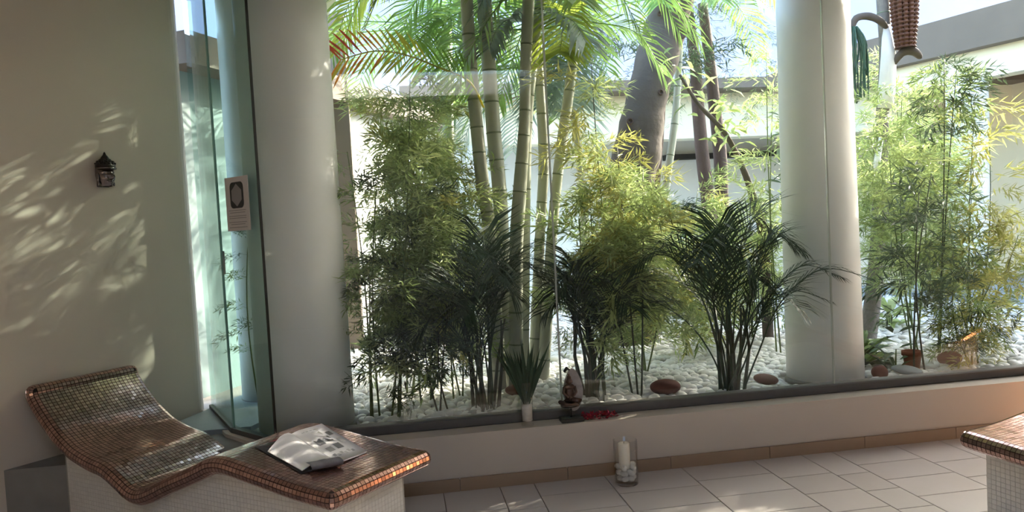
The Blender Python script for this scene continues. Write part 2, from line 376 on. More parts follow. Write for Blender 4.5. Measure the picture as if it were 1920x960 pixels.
# ------------------------------------------------------------------ pebbles
def ico(sub):
    t = (1+5**.5)/2; v = [Vector(p).normalized() for p in [(-1, t, 0), (1, t, 0), (-1, -t, 0), (1, -t, 0), (0, -1, t), (0, 1, t), (0, -1, -t), (0, 1, -t), (t, 0, -1), (t, 0, 1), (-t, 0, -1), (-t, 0, 1)]]
    f = [(0, 11, 5), (0, 5, 1), (0, 1, 7), (0, 7, 10), (0, 10, 11), (1, 5, 9), (5, 11, 4), (11, 10, 2), (10, 7, 6), (7, 1, 8), (3, 9, 4), (3, 4, 2), (3, 2, 6), (3, 6, 8), (3, 8, 9), (4, 9, 5), (2, 4, 11), (6, 2, 10), (8, 6, 7), (9, 8, 1)]
    for _ in range(sub):
        c = {}; nf = []
        def md(a, b):
            k = (min(a, b), max(a, b))
            if k not in c: v.append(((v[a]+v[b])/2).normalized()); c[k] = len(v)-1
            return c[k]
        for a, b, d in f:
            x, y, z = md(a, b), md(b, d), md(d, a); nf += [(a, x, z), (b, y, x), (d, z, y), (x, y, z)]
        f = nf
    return v, f
I1, I0 = ico(1), ico(0)
def peb(ic, seed):
    q = random.Random(seed); ax = [Vector((q.gauss(0, 1), q.gauss(0, 1), q.gauss(0, 1))).normalized() for _ in range(4)]
    am = [q.uniform(-.14, .16) for _ in ax]
    return [p*(1+sum(a*max(0, p.dot(x))**2 for a, x in zip(am, ax))) for p in ic[0]]
pm = []
for k in range(8):
    b = MB(); b.add([Vector((p.x, p.y, p.z)) for p in peb(I1, k)], I1[1], True); pm.append(b.mesh('pebble', M['pebble'] if k < 7 else M['pebg']))
spots = []
y = 4.43
while y < 9.1:
    st = .066 if y < 6 else .085
    x = max(-1.0, -.30-.16*(y-4.4)); xm = min(8.2, 1.0*y+.15)
    while x < xm:
        spots.append((x+R.uniform(-.025, .025), y+R.uniform(-.022, .022), st)); x += st*1.05
    y += st*.82
def vis(s):
    return s[0] > -.34 and s[0] < .9*s[1] and math.hypot(s[0]-2.825, s[1]-4.72) > .36 and not (s[1] > 4.8 and 2.5 < s[0]/s[1]*4.62 < 3.02)
spots = [s for s in spots if (Vector(s[:2])-da).dot(dn) > .06 and math.hypot(s[0]-2.825, s[1]-4.72) > .3 and math.hypot(s[0]+.63, s[1]-4.69) > .33]
order = sorted([s for s in spots if vis(s)], key=lambda s: s[0]**2+s[1]**2)
near = set(order[:292])
bulk = MB(); v1 = [peb(I1, k) for k in range(6)]; v0 = [peb(I0, k) for k in range(6)]
for s in spots:
    a = s[2]*R.uniform(.42, .68); sc = Vector((a*R.uniform(1, 1.35), a*R.uniform(.75, 1), a*R.uniform(.5, .72)))
    e = Euler((R.uniform(-.35, .35), R.uniform(-.35, .35), R.uniform(0, 6.28))); z = G+sc.z*R.uniform(.35, 1.0)
    if s in near:
        o = link('pebble', R.choice(pm)); o.location = (s[0], s[1], z); o.scale = sc; o.rotation_euler = e
        tag(o, 'smooth white pebble lying near the glass in the garden bed', 'pebble', 'white pebbles nearest the window')
    else:
        mx = e.to_matrix() @ Matrix.Diagonal(sc); lo = s[1] > 6.2; k = R.randrange(6)
        bulk.add([Vector((s[0], s[1], z))+mx @ p for p in (v0 if lo else v1)[k]], (I0 if lo else I1)[1], True)
tag(bulk.build('pebble_bed', M['pebble']), 'bed of small white pebbles spreading back under the plants', 'pebbles', kind='stuff')
def rock(loc, r, label, seed, m='redrock'):
    q = MB(); q.add([Vector((p.x*r[0], p.y*r[1], p.z*r[2])) for p in peb(ico(2), seed)], ico(2)[1], True)
    o = q.build('rock', M[m]); o.location = loc; o.rotation_euler.z = seed; tag(o, label, 'rock'); return o
rock((1.66, 4.66, .37), (.10, .07, .05), 'dark red-brown flat rock on pebbles between the second and third fan palms', 3)
rock((2.36, 4.66, .36), (.10, .06, .035), 'dark red flat rock beside the foot of the right column', 5)
rock((.74, 4.98, .36), (.10, .06, .04), 'brown rock at the foot of the clump of tall palm stems', 6)
rock((3.36, 4.6, .35), (.12, .07, .03), 'pale grey flat stone slab on pebbles right of the column', 8, 'greyp')
rock((3.80, 4.75, .37), (.08, .06, .05), 'reddish rock beside the yellow bamboo at the right', 9)
rock((3.14, 4.58, .36), (.05, .05, .05), 'small dark lump of rock close to the right column', 11)

# ------------------------------------------------------------------ plants: bamboo
def make_spray(seed, L, nl, ll, lw_, m, droop=.25):
    q = random.Random(seed); b = MB(); pts = []
    for k in range(6):
        t = k/5; pts.append(Vector((L*t, .03*math.sin(t*3+seed), .12*L*math.sin(t*2.6)-droop*L*t*t)))
    b.tube(pts, [.0022*(1-.7*k/5) for k in range(6)], 3, False)
    for k in range(nl):
        t = .15+.85*q.random()**.8; i = min(4, int(t*5)); p = pts[i].lerp(pts[i+1], t*5-i)
        side = Vector((q.uniform(.1, 1), q.uniform(-1, 1), q.uniform(-.7, .45)))
        p = p+Vector((q.uniform(-.03, .03), side.y*.5*L*.32*q.random(), q.uniform(-.05, .05)))
        b.leaf(p, side, ll*q.uniform(.65, 1.2), lw_*q.uniform(.75, 1.2), Vector((q.uniform(-.6, .6), q.uniform(-.6, .6), 1)))
    return b.mesh('leaf_spray', m)
SP = {}
def sprays(kind, m):
    key = (kind, m)
    if key not in SP:
        par = {'fine': (.36, 78, .10, .014), 'big': (.36, 38, .14, .02), 'broad': (.30, 16, .15, .05)}[kind]
        SP[key] = [make_spray(10+k, *par, M[m]) for k in range(5)]
    return SP[key]
def place_spray(parent, pos, az, el, sc, kind, m):
    mx = Matrix.Translation(pos) @ Euler((R.uniform(-.4, .4), -el, az), 'XYZ').to_matrix().to_4x4() @ Matrix.Scale(sc, 4)
    o = link('leaf_spray', R.choice(sprays(kind, m)), parent, mx); o['kind'] = 'stuff'; return o
def bamboo(base, tops, label, mats, kind='fine', per=14, f0=.25, f1=1.0, rad_=.007, cm='culm', sc=1.0, group='slender leafy bamboos in the garden bed', name='bamboo'):
    """base (x,y); tops: list of (x,y,z[,f0]) of the culm tips"""
    t = thing(name, (base[0], base[1], G), label, 'bamboo', group); B = Vector((base[0], base[1], G))
    for c in tops:
        T = Vector(c[:3]); off = Vector((R.uniform(-.05, .05), R.uniform(-.05, .05), 0)); st = B+off; bend = Vector((R.uniform(-.06, .06), R.uniform(-.05, .05), 0))
        pts = [st.lerp(T, k/8)+bend*math.sin(math.pi*k/8) - B for k in range(9)]
        MB().tube(pts, [rad_*(1-.6*k/8) for k in range(9)], 6).build('culm', M[cm], t)
        lo = c[3] if len(c) > 3 else f0; hi = c[4] if len(c) > 4 else f1
        for k in range(int(per*1.55)):
            f = lo+(hi-lo)*(k+R.random())/int(per*1.55); i = min(7, int(f*8)); p = pts[i].lerp(pts[i+1], f*8-i)
            place_spray(t, p, R.uniform(0, 6.28), R.uniform(-.35, .7), sc*R.uniform(.7, 1.15), kind, R.choice(mats))
    return t
# left thicket
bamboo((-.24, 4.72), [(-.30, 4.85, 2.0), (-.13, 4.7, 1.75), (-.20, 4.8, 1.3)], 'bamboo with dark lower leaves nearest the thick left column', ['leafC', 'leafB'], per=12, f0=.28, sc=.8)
bamboo((-.10, 4.66), [(.12, 4.8, 2.43), (-.06, 4.75, 1.2), (.12, 4.62, 1.1)], 'leaning bamboo with one long culm rising right of the left column', ['leafB', 'leafA', 'leafC'], per=13, f0=.3, sc=.85)
bamboo((.10, 4.95), [(.22, 5.05, 2.35), (.05, 5.0, 2.1), (.32, 5.0, 1.75)], 'light green bamboo in the middle of the left thicket', ['leafA', 'leafB', 'leafA'], per=17, f0=.25)
bamboo((.18, 5.6), [(.0, 5.6, 2.45), (.3, 5.7, 2.3), (.46, 5.5, 1.9)], 'tall light green bamboo at the back of the left thicket', ['leafA', 'leafA', 'leafB'], per=18, f0=.2)
bamboo((.02, 5.3), [(-.08, 5.25, 2.3), (.12, 5.3, 2.45), (.26, 5.3, 2.1)], 'pale yellow-green bamboo standing between the left thicket and the sunny wall', ['leafA', 'leafA', 'leafY'], per=17, f0=.4, sc=1.05)
bamboo((.34, 5.05), [(.36, 5.0, 1.75), (.48, 5.2, 1.5), (.30, 4.95, 1.35)], 'yellow-green bamboo left of the tall ringed palm stems', ['leafB', 'leafY', 'leafB'], per=15, f0=.2)
bamboo((.22, 4.62), [(.12, 4.6, .95), (.28, 4.65, 1.05), (.2, 4.58, .85)], 'short dark bamboo left of the first fan palm', ['leafC'], per=7, f0=.35, sc=.75, cm='culmd')
bamboo((-.98, 5.24), [(-.97, 5.22, 1.75), (-.92, 5.26, 1.4)], 'sparse bamboo seen through the narrow side glass left of the thick column', ['leafB', 'leafC'], per=5, f0=.2, sc=.55)
# centre
bamboo((1.46, 4.72), [(1.33, 4.9, 2.53), (1.42, 4.7, 1.95), (1.62, 4.8, 1.8)], 'bamboo with long slanting culm in front of the big tree trunk', ['leafA', 'leafY', 'leafA'], per=15, f0=.32, f1=.95, cm='culmd')
bamboo((1.32, 5.0), [(1.30, 5.0, 1.8), (1.5, 5.1, 1.7), (1.22, 5.0, 1.5)], 'dense bamboo behind the second fan palm', ['leafB', 'leafA', 'leafB'], per=15, f0=.25)
bamboo((1.75, 5.3), [(1.7, 5.3, 1.75), (1.95, 5.3, 1.5), (1.82, 5.4, 1.3)], 'yellow-green bamboo below the big tree trunk', ['leafY', 'leafA', 'leafA'], per=14, f0=.2)
bamboo((2.3, 5.9), [(2.25, 5.9, 1.55), (2.5, 6.0, 1.7), (2.75, 6.0, 1.5), (2.6, 5.8, 1.2)], 'low bushy bamboo behind the third fan palm', ['leafB', 'leafY', 'leafA'], per=13, f0=.15)
bamboo((3.05, 6.3), [(3.0, 6.3, 1.6), (3.2, 6.3, 1.4), (2.9, 6.3, 1.3)], 'bushy bamboo just left of the right column', ['leafA', 'leafB'], per=12, f0=.2)
bamboo((2.95, 5.6), [(2.95, 5.6, 2.75, .5), (3.05, 5.7, 2.5, .5)], 'pale tall bamboo with sparse large leaves left of the right column', ['leafA'], kind='big', per=9, f0=.5, sc=.8)
# right of the column
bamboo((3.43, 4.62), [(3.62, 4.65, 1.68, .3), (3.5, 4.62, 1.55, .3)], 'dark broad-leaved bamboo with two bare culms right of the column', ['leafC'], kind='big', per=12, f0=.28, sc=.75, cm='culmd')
bamboo((3.95, 5.3), [(3.9, 5.3, 2.4), (4.1, 5.4, 2.2), (3.7, 5.2, 1.9)], 'pale green bamboo in front of the wrapped palm trunk', ['leafA', 'leafA', 'leafB'], per=19, f0=.3)
bamboo((4.6, 6.2), [(4.5, 6.2, 2.8), (4.8, 6.3, 2.5), (4.3, 6.2, 2.2), (4.95, 6.2, 2.0)], 'wide light bamboo behind the wrapped palm', ['leafA', 'leafA', 'leafB'], per=20, f0=.3)
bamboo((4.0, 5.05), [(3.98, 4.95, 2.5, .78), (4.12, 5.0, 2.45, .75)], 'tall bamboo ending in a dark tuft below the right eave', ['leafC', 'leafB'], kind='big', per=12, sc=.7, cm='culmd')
bamboo((4.35, 5.2), [(4.35, 5.1, 2.2), (4.55, 5.2, 2.0), (4.3, 5.1, 1.5), (4.6, 5.0, 1.2)], 'large yellow-leaved bamboo at the right edge', ['leafY', 'leafB', 'leafY'], kind='big', per=12, f0=.2, sc=.85)
bamboo((3.95, 4.72), [(3.85, 4.75, .95), (4.0, 4.8, 1.0), (4.1, 4.7, .9), (3.8, 4.65, .75)], 'low green bamboo by the glass at the right edge', ['leafB', 'leafY', 'leafC'], per=9, f0=.1, sc=.75)
bamboo((5.6, 7.4), [(5.5, 7.4, 2.2), (5.9, 7.4, 2.5), (5.2, 7.4, 1.8)], 'bright sunny bamboo far back at the right', ['leafY', 'leafA'], per=12, f0=.1, sc=1.1)

# ------------------------------------------------------------------ palms
def frond_mesh(pts, n, ll, lw_, m, vee=.35, t0=.18, taper=True, rr=.006, seed=0, fwd=1.0):
    q = random.Random(seed); b = MB(); sp = spline([tuple(p) for p in pts], 6); N = len(sp)-1
    b.tube(sp, [rr*(1-.75*k/N) for k in range(N+1)], 5, False)
    for k in range(n):
        t = t0+(1-t0)*k/(n-1); x = t*N; i = min(N-1, int(x)); p = Vector(sp[i]).lerp(Vector(sp[i+1]), x-i)
        tg = (Vector(sp[i+1])-Vector(sp[i])).normalized(); s_ = tg.cross(Vector((0, 0, 1)))
        if s_.length < .1: s_ = tg.cross(Vector((0, 1, 0)))
        s_.normalize(); u = s_.cross(tg)
        l = ll*(.45+1.3*math.sin(math.pi*min(1, (t-t0)/(1-t0)*.8+.15))*.55) if taper else ll
        for sg in (-1, 1):
            d = s_*sg+tg*fwd*(.55+.5*t)+u*vee+Vector((q.uniform(-.1, .1), q.uniform(-.1, .1), q.uniform(-.1, .1)))
            d.normalize(); nrm = u
            # two-segment drooping blade
            pm_ = p+d*l*.5; d2 = (d+Vector((0, 0, -.45))).normalized(); sv = d.cross(nrm).normalized(); w2 = lw_/2
            b.add([p+sv*w2*.4, p-sv*w2*.4, pm_+sv*w2, pm_-sv*w2, pm_+d2*l*.55], [(0, 1, 3, 2), (2, 3, 4)])
    return b.mesh('frond', m)
def fan_palm(loc, label, seed, hgt, spread, nf=13, xlim=None):
    q = random.Random(seed); t = thing('young_palm', (loc[0], loc[1], G), label, 'palm', 'young feather palms along the glass')
    for k in range(nf):
        an = 6.28*k/nf+q.uniform(-.2, .2); sp_ = spread*q.uniform(.45, 1.1); h = hgt*q.uniform(.62, 1.02)*(1.12-.3*sp_/spread)
        o = Vector((q.uniform(-.07, .07), q.uniform(-.05, .05), 0)); d = Vector((math.cos(an), math.sin(an)*.55, 0))
        pts = [o, o+d*sp_*.08+Vector((0, 0, h*.36)), o+d*sp_*.32+Vector((0, 0, h*.74)), o+d*sp_*.72+Vector((0, 0, h*.98)), o+d*sp_*1.15+Vector((0, 0, h*.88))]
        side = xlim is not None and loc[0]+pts[-1].x > xlim
        if side:                                                  # these arch in front of the column, close to the glass
            for p in pts[1:]: p.y = min(p.y, -.16)
        link('frond', frond_mesh(pts, 30, .17 if side else .30, .0105, M['frondD'], .05 if side else .2, .38, seed=k, rr=.007, fwd=2.2 if side else 1.5), t)
    for k in range(8):
        a = Vector((q.uniform(-.1, .1), q.uniform(-.06, .06), 0)); MB().tube([a, a*1.5+Vector((q.uniform(-.03, .03), 0, .3)), a*2+Vector((q.uniform(-.08, .08), 0, .58))], [.013, .01, .006], 6).build('stalk', M['culmd'], t)
    return t
fan_palm((.46, 4.68), 'dark young palm standing left of the glass vase behind the window', 1, 1.22, .52)
fan_palm((1.20, 4.70), 'dark young palm behind the small statue', 2, 1.15, .55)
fan_palm((2.06, 4.56), 'dark young palm arching against the right column', 3, 1.25, .74, 18, 2.42)

def ringed(pts, name, parent, org, m='stem', rings=True, gap=.17):
    org = Vector(org); sp = spline(pts, 5)
    o = MB().tube([Vector(p[:3])-org for p in sp], [p[3] for p in sp], 14).build(name, M[m], parent)
    if rings:
        acc = 0; b = None
        for i in range(1, len(sp)):
            a, c = Vector(sp[i-1][:3]), Vector(sp[i][:3]); acc += (c-a).length
            if acc > gap:
                acc = 0; d = (c-a).normalized()
                MB().tube([c-org-d*.006, c-org, c-org+d*.006], [sp[i][3]*1.005, sp[i][3]*1.06, sp[i][3]*1.005], 14).build('leaf_scar', M['ring'], o)
    return o
ST = [
 [(0.55, 5.2, 3.3, .045), (0.55, 5.2, 2.68, .045), (0.57, 5.2, 2.17, .046), (0.59, 5.2, 1.76, .048), (0.62, 5.2, 1.38, .048), (0.63, 5.2, 0.31, .056)],
 [(0.68, 5.3, 3.4, .053), (0.69, 5.3, 2.7, .051), (0.70, 5.3, 2.14, .053), (0.72, 5.3, 1.57, .053), (0.69, 5.3, 0.28, .061)],
 [(1.0, 5.15, 3.3, .044), (0.93, 5.15, 2.59, .04), (0.90, 5.15, 2.19, .04), (0.84, 5.15, 1.71, .048), (0.79, 5.15, 1.26, .048), (0.74, 5.15, 0.31, .052)],
 [(1.13, 5.4, 3.2, .039), (1.03, 5.4, 2.68, .039), (0.96, 5.4, 2.22, .042), (0.91, 5.4, 1.56, .042), (0.82, 5.4, 0.25, .05)],
 [(1.09, 5.5, 2.9, .03), (1.09, 5.5, 2.5, .035), (1.09, 5.5, 1.95, .039), (1.03, 5.5, 1.36, .039), (0.92, 5.5, 0.22, .047)],
 [(1.36, 5.45, 2.8, .035), (1.3, 5.45, 2.45, .039), (1.2, 5.45, 1.94, .039), (1.12, 5.45, 1.43, .039), (1.06, 5.45, 0.92, .043), (0.98, 5.45, 0.23, .047)]]
org = (.8, 5.3, G)
cp = thing('clump_palm', org, 'tall clump of pale green ringed palm stems left of centre', 'palm')
for s in ST: ringed(s, 'stem', cp, org)
def crown(parent, org, top, nf, L, mats, seed, lift=.5, ll=.34, azs=None, lw_=.022):
    q = random.Random(seed); o = Vector(top)-Vector(org)
    for k in range(nf):
        an = azs[k] if azs else 6.28*k/nf+q.uniform(-.25, .25); d = Vector((math.cos(an), math.sin(an), 0)); l = L*q.uniform(.8, 1.1)*(.5 if math.sin(an) < -.45 else 1); z = lift*q.uniform(.5, 1.2)*(.15 if math.cos(an) < -.2 and top[2] > 3.1 else 1)
        pts = [o, o+d*l*.25+Vector((0, 0, z*.55)), o+d*l*.6+Vector((0, 0, z*.5)), o+d*l*.9+Vector((0, 0, -.05)), o+d*l*1.1+Vector((0, 0, -.4*l))]
        link('frond', frond_mesh(pts, 34, ll, lw_, M[q.choice(mats)], .15, .2, seed=k+seed, rr=.009), parent)
crown(cp, org, (.55, 5.2, 3.25), 7, 1.15, ['frondG', 'frondG', 'frondY'], 11, .3)
crown(cp, org, (.68, 5.3, 3.35), 8, 1.3, ['frondG'], 12, .25)
crown(cp, org, (1.0, 5.2, 3.25), 7, 1.1, ['frondG', 'frondY'], 13, .2, azs=[.9, 1.7, 2.5, 3.2, 3.9, 4.6, 5.2])
crown(cp, org, (1.12, 5.4, 3.15), 5, 1.0, ['frondG', 'frondB'], 14, .2)
crown(cp, org, (1.36, 5.45, 2.8), 5, .9, ['frondG', 'frondY'], 15, .45, azs=[1.5, 2.2, 2.9, 3.6, 4.2])
crown(cp, org, (1.09, 5.5, 2.9), 5, .9, ['frondB', 'frondG'], 16, .1)
# autumn-coloured frond with separate leaflets
of = spline([(0.62, 5.15, 2.30), (.52, 5.05, 2.46), (0.31, 5.0, 2.55), (0.1, 4.98, 2.63), (-.1, 4.95, 2.65), (-.31, 4.95, 2.6)], 6)
fr = MB().tube([Vector(p)-Vector(org) for p in of], [.008*(1-.6*k/30) for k in range(31)], 6).build('frond', M['lf_ye'], cp)
lfm = {}
for key in ('lf_red', 'lf_or', 'lf_ye', 'lf_gr'):
    b = MB(); L = .24; b.add([(0, -.003, 0), (0, .003, 0), (L*.45, -.009, .01), (L*.45, .009, .01), (L*.8, -.006, -.01), (L*.8, .006, -.01), (L, 0, -.04)], [(0, 2, 3, 1), (2, 4, 5, 3), (4, 6, 5)]); lfm[key] = b.mesh('leaflet', M[key])
for k in range(26):
    t = .15+.85*k/25; x = t*30; i = min(29, int(x)); p = Vector(of[i]).lerp(Vector(of[i+1]), x-i)-Vector(org); tg = (Vector(of[i+1])-Vector(of[i])).normalized()
    for sg in (1, -1):
        d = (Vector((0, .25, 1))*sg+tg*.75+Vector((R.uniform(-.1, .1), R.uniform(-.3, .1), R.uniform(-.1, .1)))).normalized(); yv = Vector((0, 1, 0)); sv = d.cross(yv).normalized(); nv = d.cross(sv)
        key = 'lf_gr' if t < .45 else ('lf_ye' if t < .72 else ('lf_or' if t < .86 else 'lf_red'))
        if sg < 0 and t > .7: key = 'lf_or' if R.random() < .6 else 'lf_ye'
        mx = Matrix((d, sv, nv)).transposed().to_4x4(); mx.translation = p
        link('leaflet', lfm[key], fr, mx @ Matrix.Scale(R.uniform(.8, 1.1), 4))
# second palm farther left/back and blue palm
p2 = thing('feather_palm', (.4, 6.6, G), 'green feather palm behind the left bamboo thicket', 'palm')
MB().tube([(0, 0, 0), (.05, 0, 1.4), (.1, 0, 2.9)], [.06, .05, .05], 10).build('stem', M['stem'], p2)
crown(p2, (.4, 6.6, G), (.5, 6.6, 3.2), 9, 1.25, ['frondG'], 21, .35)
p3 = thing('feather_palm', (1.55, 6.3, G), 'slim palm with bluish fronds between the ringed stems and the tree', 'palm')
ringed([(1.55, 6.3, .3, .045), (1.58, 6.3, 1.54, .04), (1.56, 6.3, 2.05, .036), (1.52, 6.3, 2.6, .034)], 'stem', p3, (1.55, 6.3, G))
crown(p3, (1.55, 6.3, G), (1.5, 6.3, 2.6), 7, 1.0, ['frondB', 'frondG'], 22, .45, azs=[1.2, 1.9, 2.5, 3.0, 3.5, 4.0, 4.5])
p4 = thing('feather_palm', (2.4, 6.9, G), 'thin pale ringed palm right of the big tree trunk', 'palm')
ringed([(2.4, 6.9, .3, .044), (2.49, 6.9, 1.35, .039), (2.56, 6.9, 1.81, .037), (2.69, 6.9, 2.52, .035), (2.78, 6.9, 3.5, .03)], 'stem', p4, (2.4, 6.9, G))
crown(p4, (2.4, 6.9, G), (2.78, 6.9, 3.6), 8, 1.3, ['frondY', 'frondG'], 23, .2)
p5 = thing('feather_palm', (3.0, 7.9, G), 'low feather palm in front of the bright terrace by the twin trunks', 'palm')
crown(p5, (3.0, 7.9, G), (3.0, 7.9, 1.2), 9, 1.0, ['frondD', 'frondG'], 24, .6)
MB().tube([(0, 0, 0), (0, 0, .9)], [.06, .04], 8).build('stem', M['stem'], p5)

# ------------------------------------------------------------------ trees
def trunk_tree(name, pts, m, label, extra=None, group=None):
    b = pts[-1]; o = (b[0], b[1], G); t = thing(name, o, label, 'tree', group)
    sp = spline(pts, 6); N = len(sp); bm_ = MB().tube([Vector(p[:3])-Vector(o) for p in sp], [p[3]*(1+.035*math.sin(i*1.7)) for i, p in enumerate(sp)], 20).build('trunk', M[m], t)
    return t, o, bm_
tree, to, tk = trunk_tree('tree', [(2.85, 6.7, 4.3, .17), (2.7, 6.7, 3.67, .182), (2.63, 6.7, 3.47, .182), (2.48, 6.7, 3.04, .196), (2.32, 6.7, 2.55, .187), (2.22, 6.7, 2.11, .22), (2.09, 6.7, 1.57, .23), (2.05, 6.7, 0.28, .268)], 'bark', 'thick leaning grey tree trunk in the centre of the garden')
for (kx, ky, kz, kr) in ((2.62, 6.52, 3.12, .05), (2.42, 6.52, 3.30, .025), (2.40, 6.53, 2.60, .03), (2.52, 6.52, 3.36, .022), (2.10, 6.53, 2.35, .035)):
    MB().lathe([(kr, 0), (kr*.9, .02), (kr*.55, .024), (kr*.45, .008)], n=14).build('knot', M['barkr'], tk).matrix_local = Matrix.Translation(Vector((kx, ky, kz))-Vector(to)) @ Matrix.Rotation(rad(90), 4, 'X')
MB().tube([Vector((2.75, 6.7, 3.9))-Vector(to), Vector((2.2, 6.4, 4.6))-Vector(to), Vector((1.9, 6.2, 5.2))-Vector(to)], [.12, .08, .05], 10).build('branch', M['bark'], tree)
MB().tube([Vector((2.85, 6.7, 4.2))-Vector(to), Vector((3.5, 6.9, 5.0))-Vector(to), Vector((4.0, 7.0, 5.6))-Vector(to)], [.13, .08, .05], 10).build('branch', M['bark'], tree)
for k in range(60):
    place_spray(tree, Vector((2.6+R.gauss(0, .9), 6.7+R.gauss(0, .7), 5.3+R.gauss(0, .35)))-Vector(to), R.uniform(0, 6.28), R.uniform(-.4, .4), 2.0, 'broad', 'leafB')
tt = thing('tree', (3.3, 7.55, G), 'tree with two slim reddish-brown trunks side by side behind the garden', 'tree')
for s in ([(3.1, 7.5, 3.6, .05), (3.15, 7.5, 3.05, .059), (3.16, 7.5, 2.66, .064), (3.19, 7.5, 2.05, .07), (3.24, 7.5, 1.43, .075), (3.25, 7.5, 0.28, .08)], [(3.3, 7.6, 3.7, .05), (3.36, 7.6, 3.01, .06), (3.39, 7.6, 2.61, .065), (3.43, 7.6, 2.05, .071), (3.42, 7.6, 1.36, .071), (3.4, 7.6, 0.28, .076)]):
    ringed(s, 'trunk', tt, (3.3, 7.55, G), 'barkr', False)
CF = [make_spray(90+k, .5, 110, .07, .006, M['leafC'], .5) for k in range(3)]
for k in range(34):
    mx = Matrix.Translation(Vector((3.25+R.gauss(0, .42), 7.5+R.gauss(0, .35), 3.15+R.uniform(-.35, .9)))-Vector((3.3, 7.55, G))) @ Euler((R.uniform(-.5, .5), R.uniform(-.5, .7), R.uniform(0, 6.28))).to_matrix().to_4x4()
    tag(link('needle_spray', R.choice(CF), tt, mx), kind='stuff')
t3, o3, _ = trunk_tree('tree', [(2.72, 7.2, 3.2, .03), (2.65, 7.2, 2.57, .044), (2.61, 7.2, 2.25, .046), (2.52, 7.2, 1.51, .051), (2.43, 7.2, 0.28, .057)], 'barkr', 'slim dark trunk half hidden just right of the thick leaning trunk')
for k in range(14): place_spray(t3, Vector((2.72+R.gauss(0, .25), 7.2+R.gauss(0, .2), 3.2+R.gauss(0, .2)))-Vector(o3), R.uniform(0, 6.28), 0, 1.2, 'fine', 'leafC')
# slanting shrub branch with broad pale leaves
sh, so_, _ = trunk_tree('shrub', [(2.5, 6.3, 2.71, .012), (2.66, 6.3, 2.45, .018), (2.88, 6.3, 2.21, .022), (3.04, 6.3, 1.9, .026), (3.15, 6.3, 1.56, .036), (3.22, 6.3, 1.22, .045), (3.23, 6.3, 0.28, .049)], 'bark', 'broad-leaved shrub with a branch slanting up left towards the tree')
sh['category'] = 'shrub'
LM = {}
for key, mm in (('a', 'leafB'), ('b', 'leafA'), ('c', 'leafC')):
    b = MB(); b.add([(0, 0, 0), (.05, -.022, .006), (.05, .022, .006), (.05, 0, -.002), (.11, -.024, .004), (.11, .024, .004), (.11, 0, -.006), (.17, 0, -.03)], [(0, 1, 3), (0, 3, 2), (1, 4, 6, 3), (3, 6, 5, 2), (4, 7, 6), (6, 7, 5)]); LM[key] = b.mesh('leaf', M[mm])
def leaves(parent, org, pts, n, spread, keys, sc=(.7, 1.2)):
    for k in range(n):
        p = Vector(R.choice(pts)); p = p+Vector((R.gauss(0, spread), R.gauss(0, spread), R.gauss(0, spread)))-Vector(org)
        link('leaf', LM[R.choice(keys)], parent, Matrix.Translation(p) @ Euler((R.uniform(-.7, .7), R.uniform(-.9, .7), R.uniform(0, 6.28))).to_matrix().to_4x4() @ Matrix.Scale(R.uniform(*sc), 4))
leaves(sh, so_, [(2.5, 6.3, 2.71), (2.66, 6.3, 2.5), (2.8, 6.3, 2.35), (2.95, 6.25, 2.15), (3.0, 6.25, 2.3)], 70, .09, ['a', 'b', 'b'])
s2 = thing('shrub', (3.35, 6.0, G), 'dark glossy shrub with red flowers close to the left side of the right column', 'shrub')
MB().tube([(0, 0, 0), (.03, 0, .8), (.0, 0, 1.9)], [.02, .016, .008], 8).build('stem', M['culmd'], s2)
leaves(s2, (3.35, 6.0, G), [(3.36, 6, 2.0), (3.33, 6, 1.8), (3.38, 6, 1.6), (3.3, 6, 2.15)], 75, .11, ['c', 'c', 'a'])
for p in ((3.28, 5.9, 1.9), (3.4, 5.9, 1.55), (3.3, 5.9, 1.45)): MB().ell(Vector(p)-Vector((3.35, 6.0, G)), (.03, .03, .045), 8).build('flower', M['redleaf'], s2)
# wrapped palm at right with hanging clusters
wo_ = (3.92, 5.9, G); wp = thing('wrapped_palm', wo_, 'slim palm trunk wrapped in white cloth right of the column', 'palm')
ringed([(4.17, 5.9, 3.9, .051), (4.18, 5.9, 3.22, .051), (4.19, 5.9, 2.73, .051), (4.13, 5.9, 2.09, .055), (4.08, 5.9, 1.32, .059), (4.0, 5.9, 0.67, .067), (3.92, 5.9, 0.28, .08)], 'trunk', wp, wo_, 'burlap', True, .2)
wv = lambda *p: Vector(p)-Vector(wo_)
MB().tube([wv(4.185, 5.87, 3.0), wv(4.19, 5.86, 2.73), wv(4.16, 5.86, 2.42), wv(4.145, 5.87, 2.30)], [.03, .062, .068, .055], 12).build('cloth_wrap', M['wrap'], wp)
MB().tube([wv(4.10, 5.86, 2.05), wv(4.06, 5.87, 1.85), wv(4.03, 5.87, 1.7)], [.02, .03, .012], 8).build('cloth_wrap', M['wrap'], wp)
sk_ = MB().tube(spline([tuple(wv(4.17, 5.85, 2.98)), tuple(wv(4.06, 5.8, 3.03)), tuple(wv(3.96, 5.8, 3.06)), tuple(wv(3.86, 5.8, 3.04)), tuple(wv(3.82, 5.8, 2.95))], 4), [.02, .024, .028, .03, .03, .03, .031, .032, .031, .03, .029, .029, .03, .028, .025, .022, .018], 10).build('fruit_stalk', M['bark'], wp)
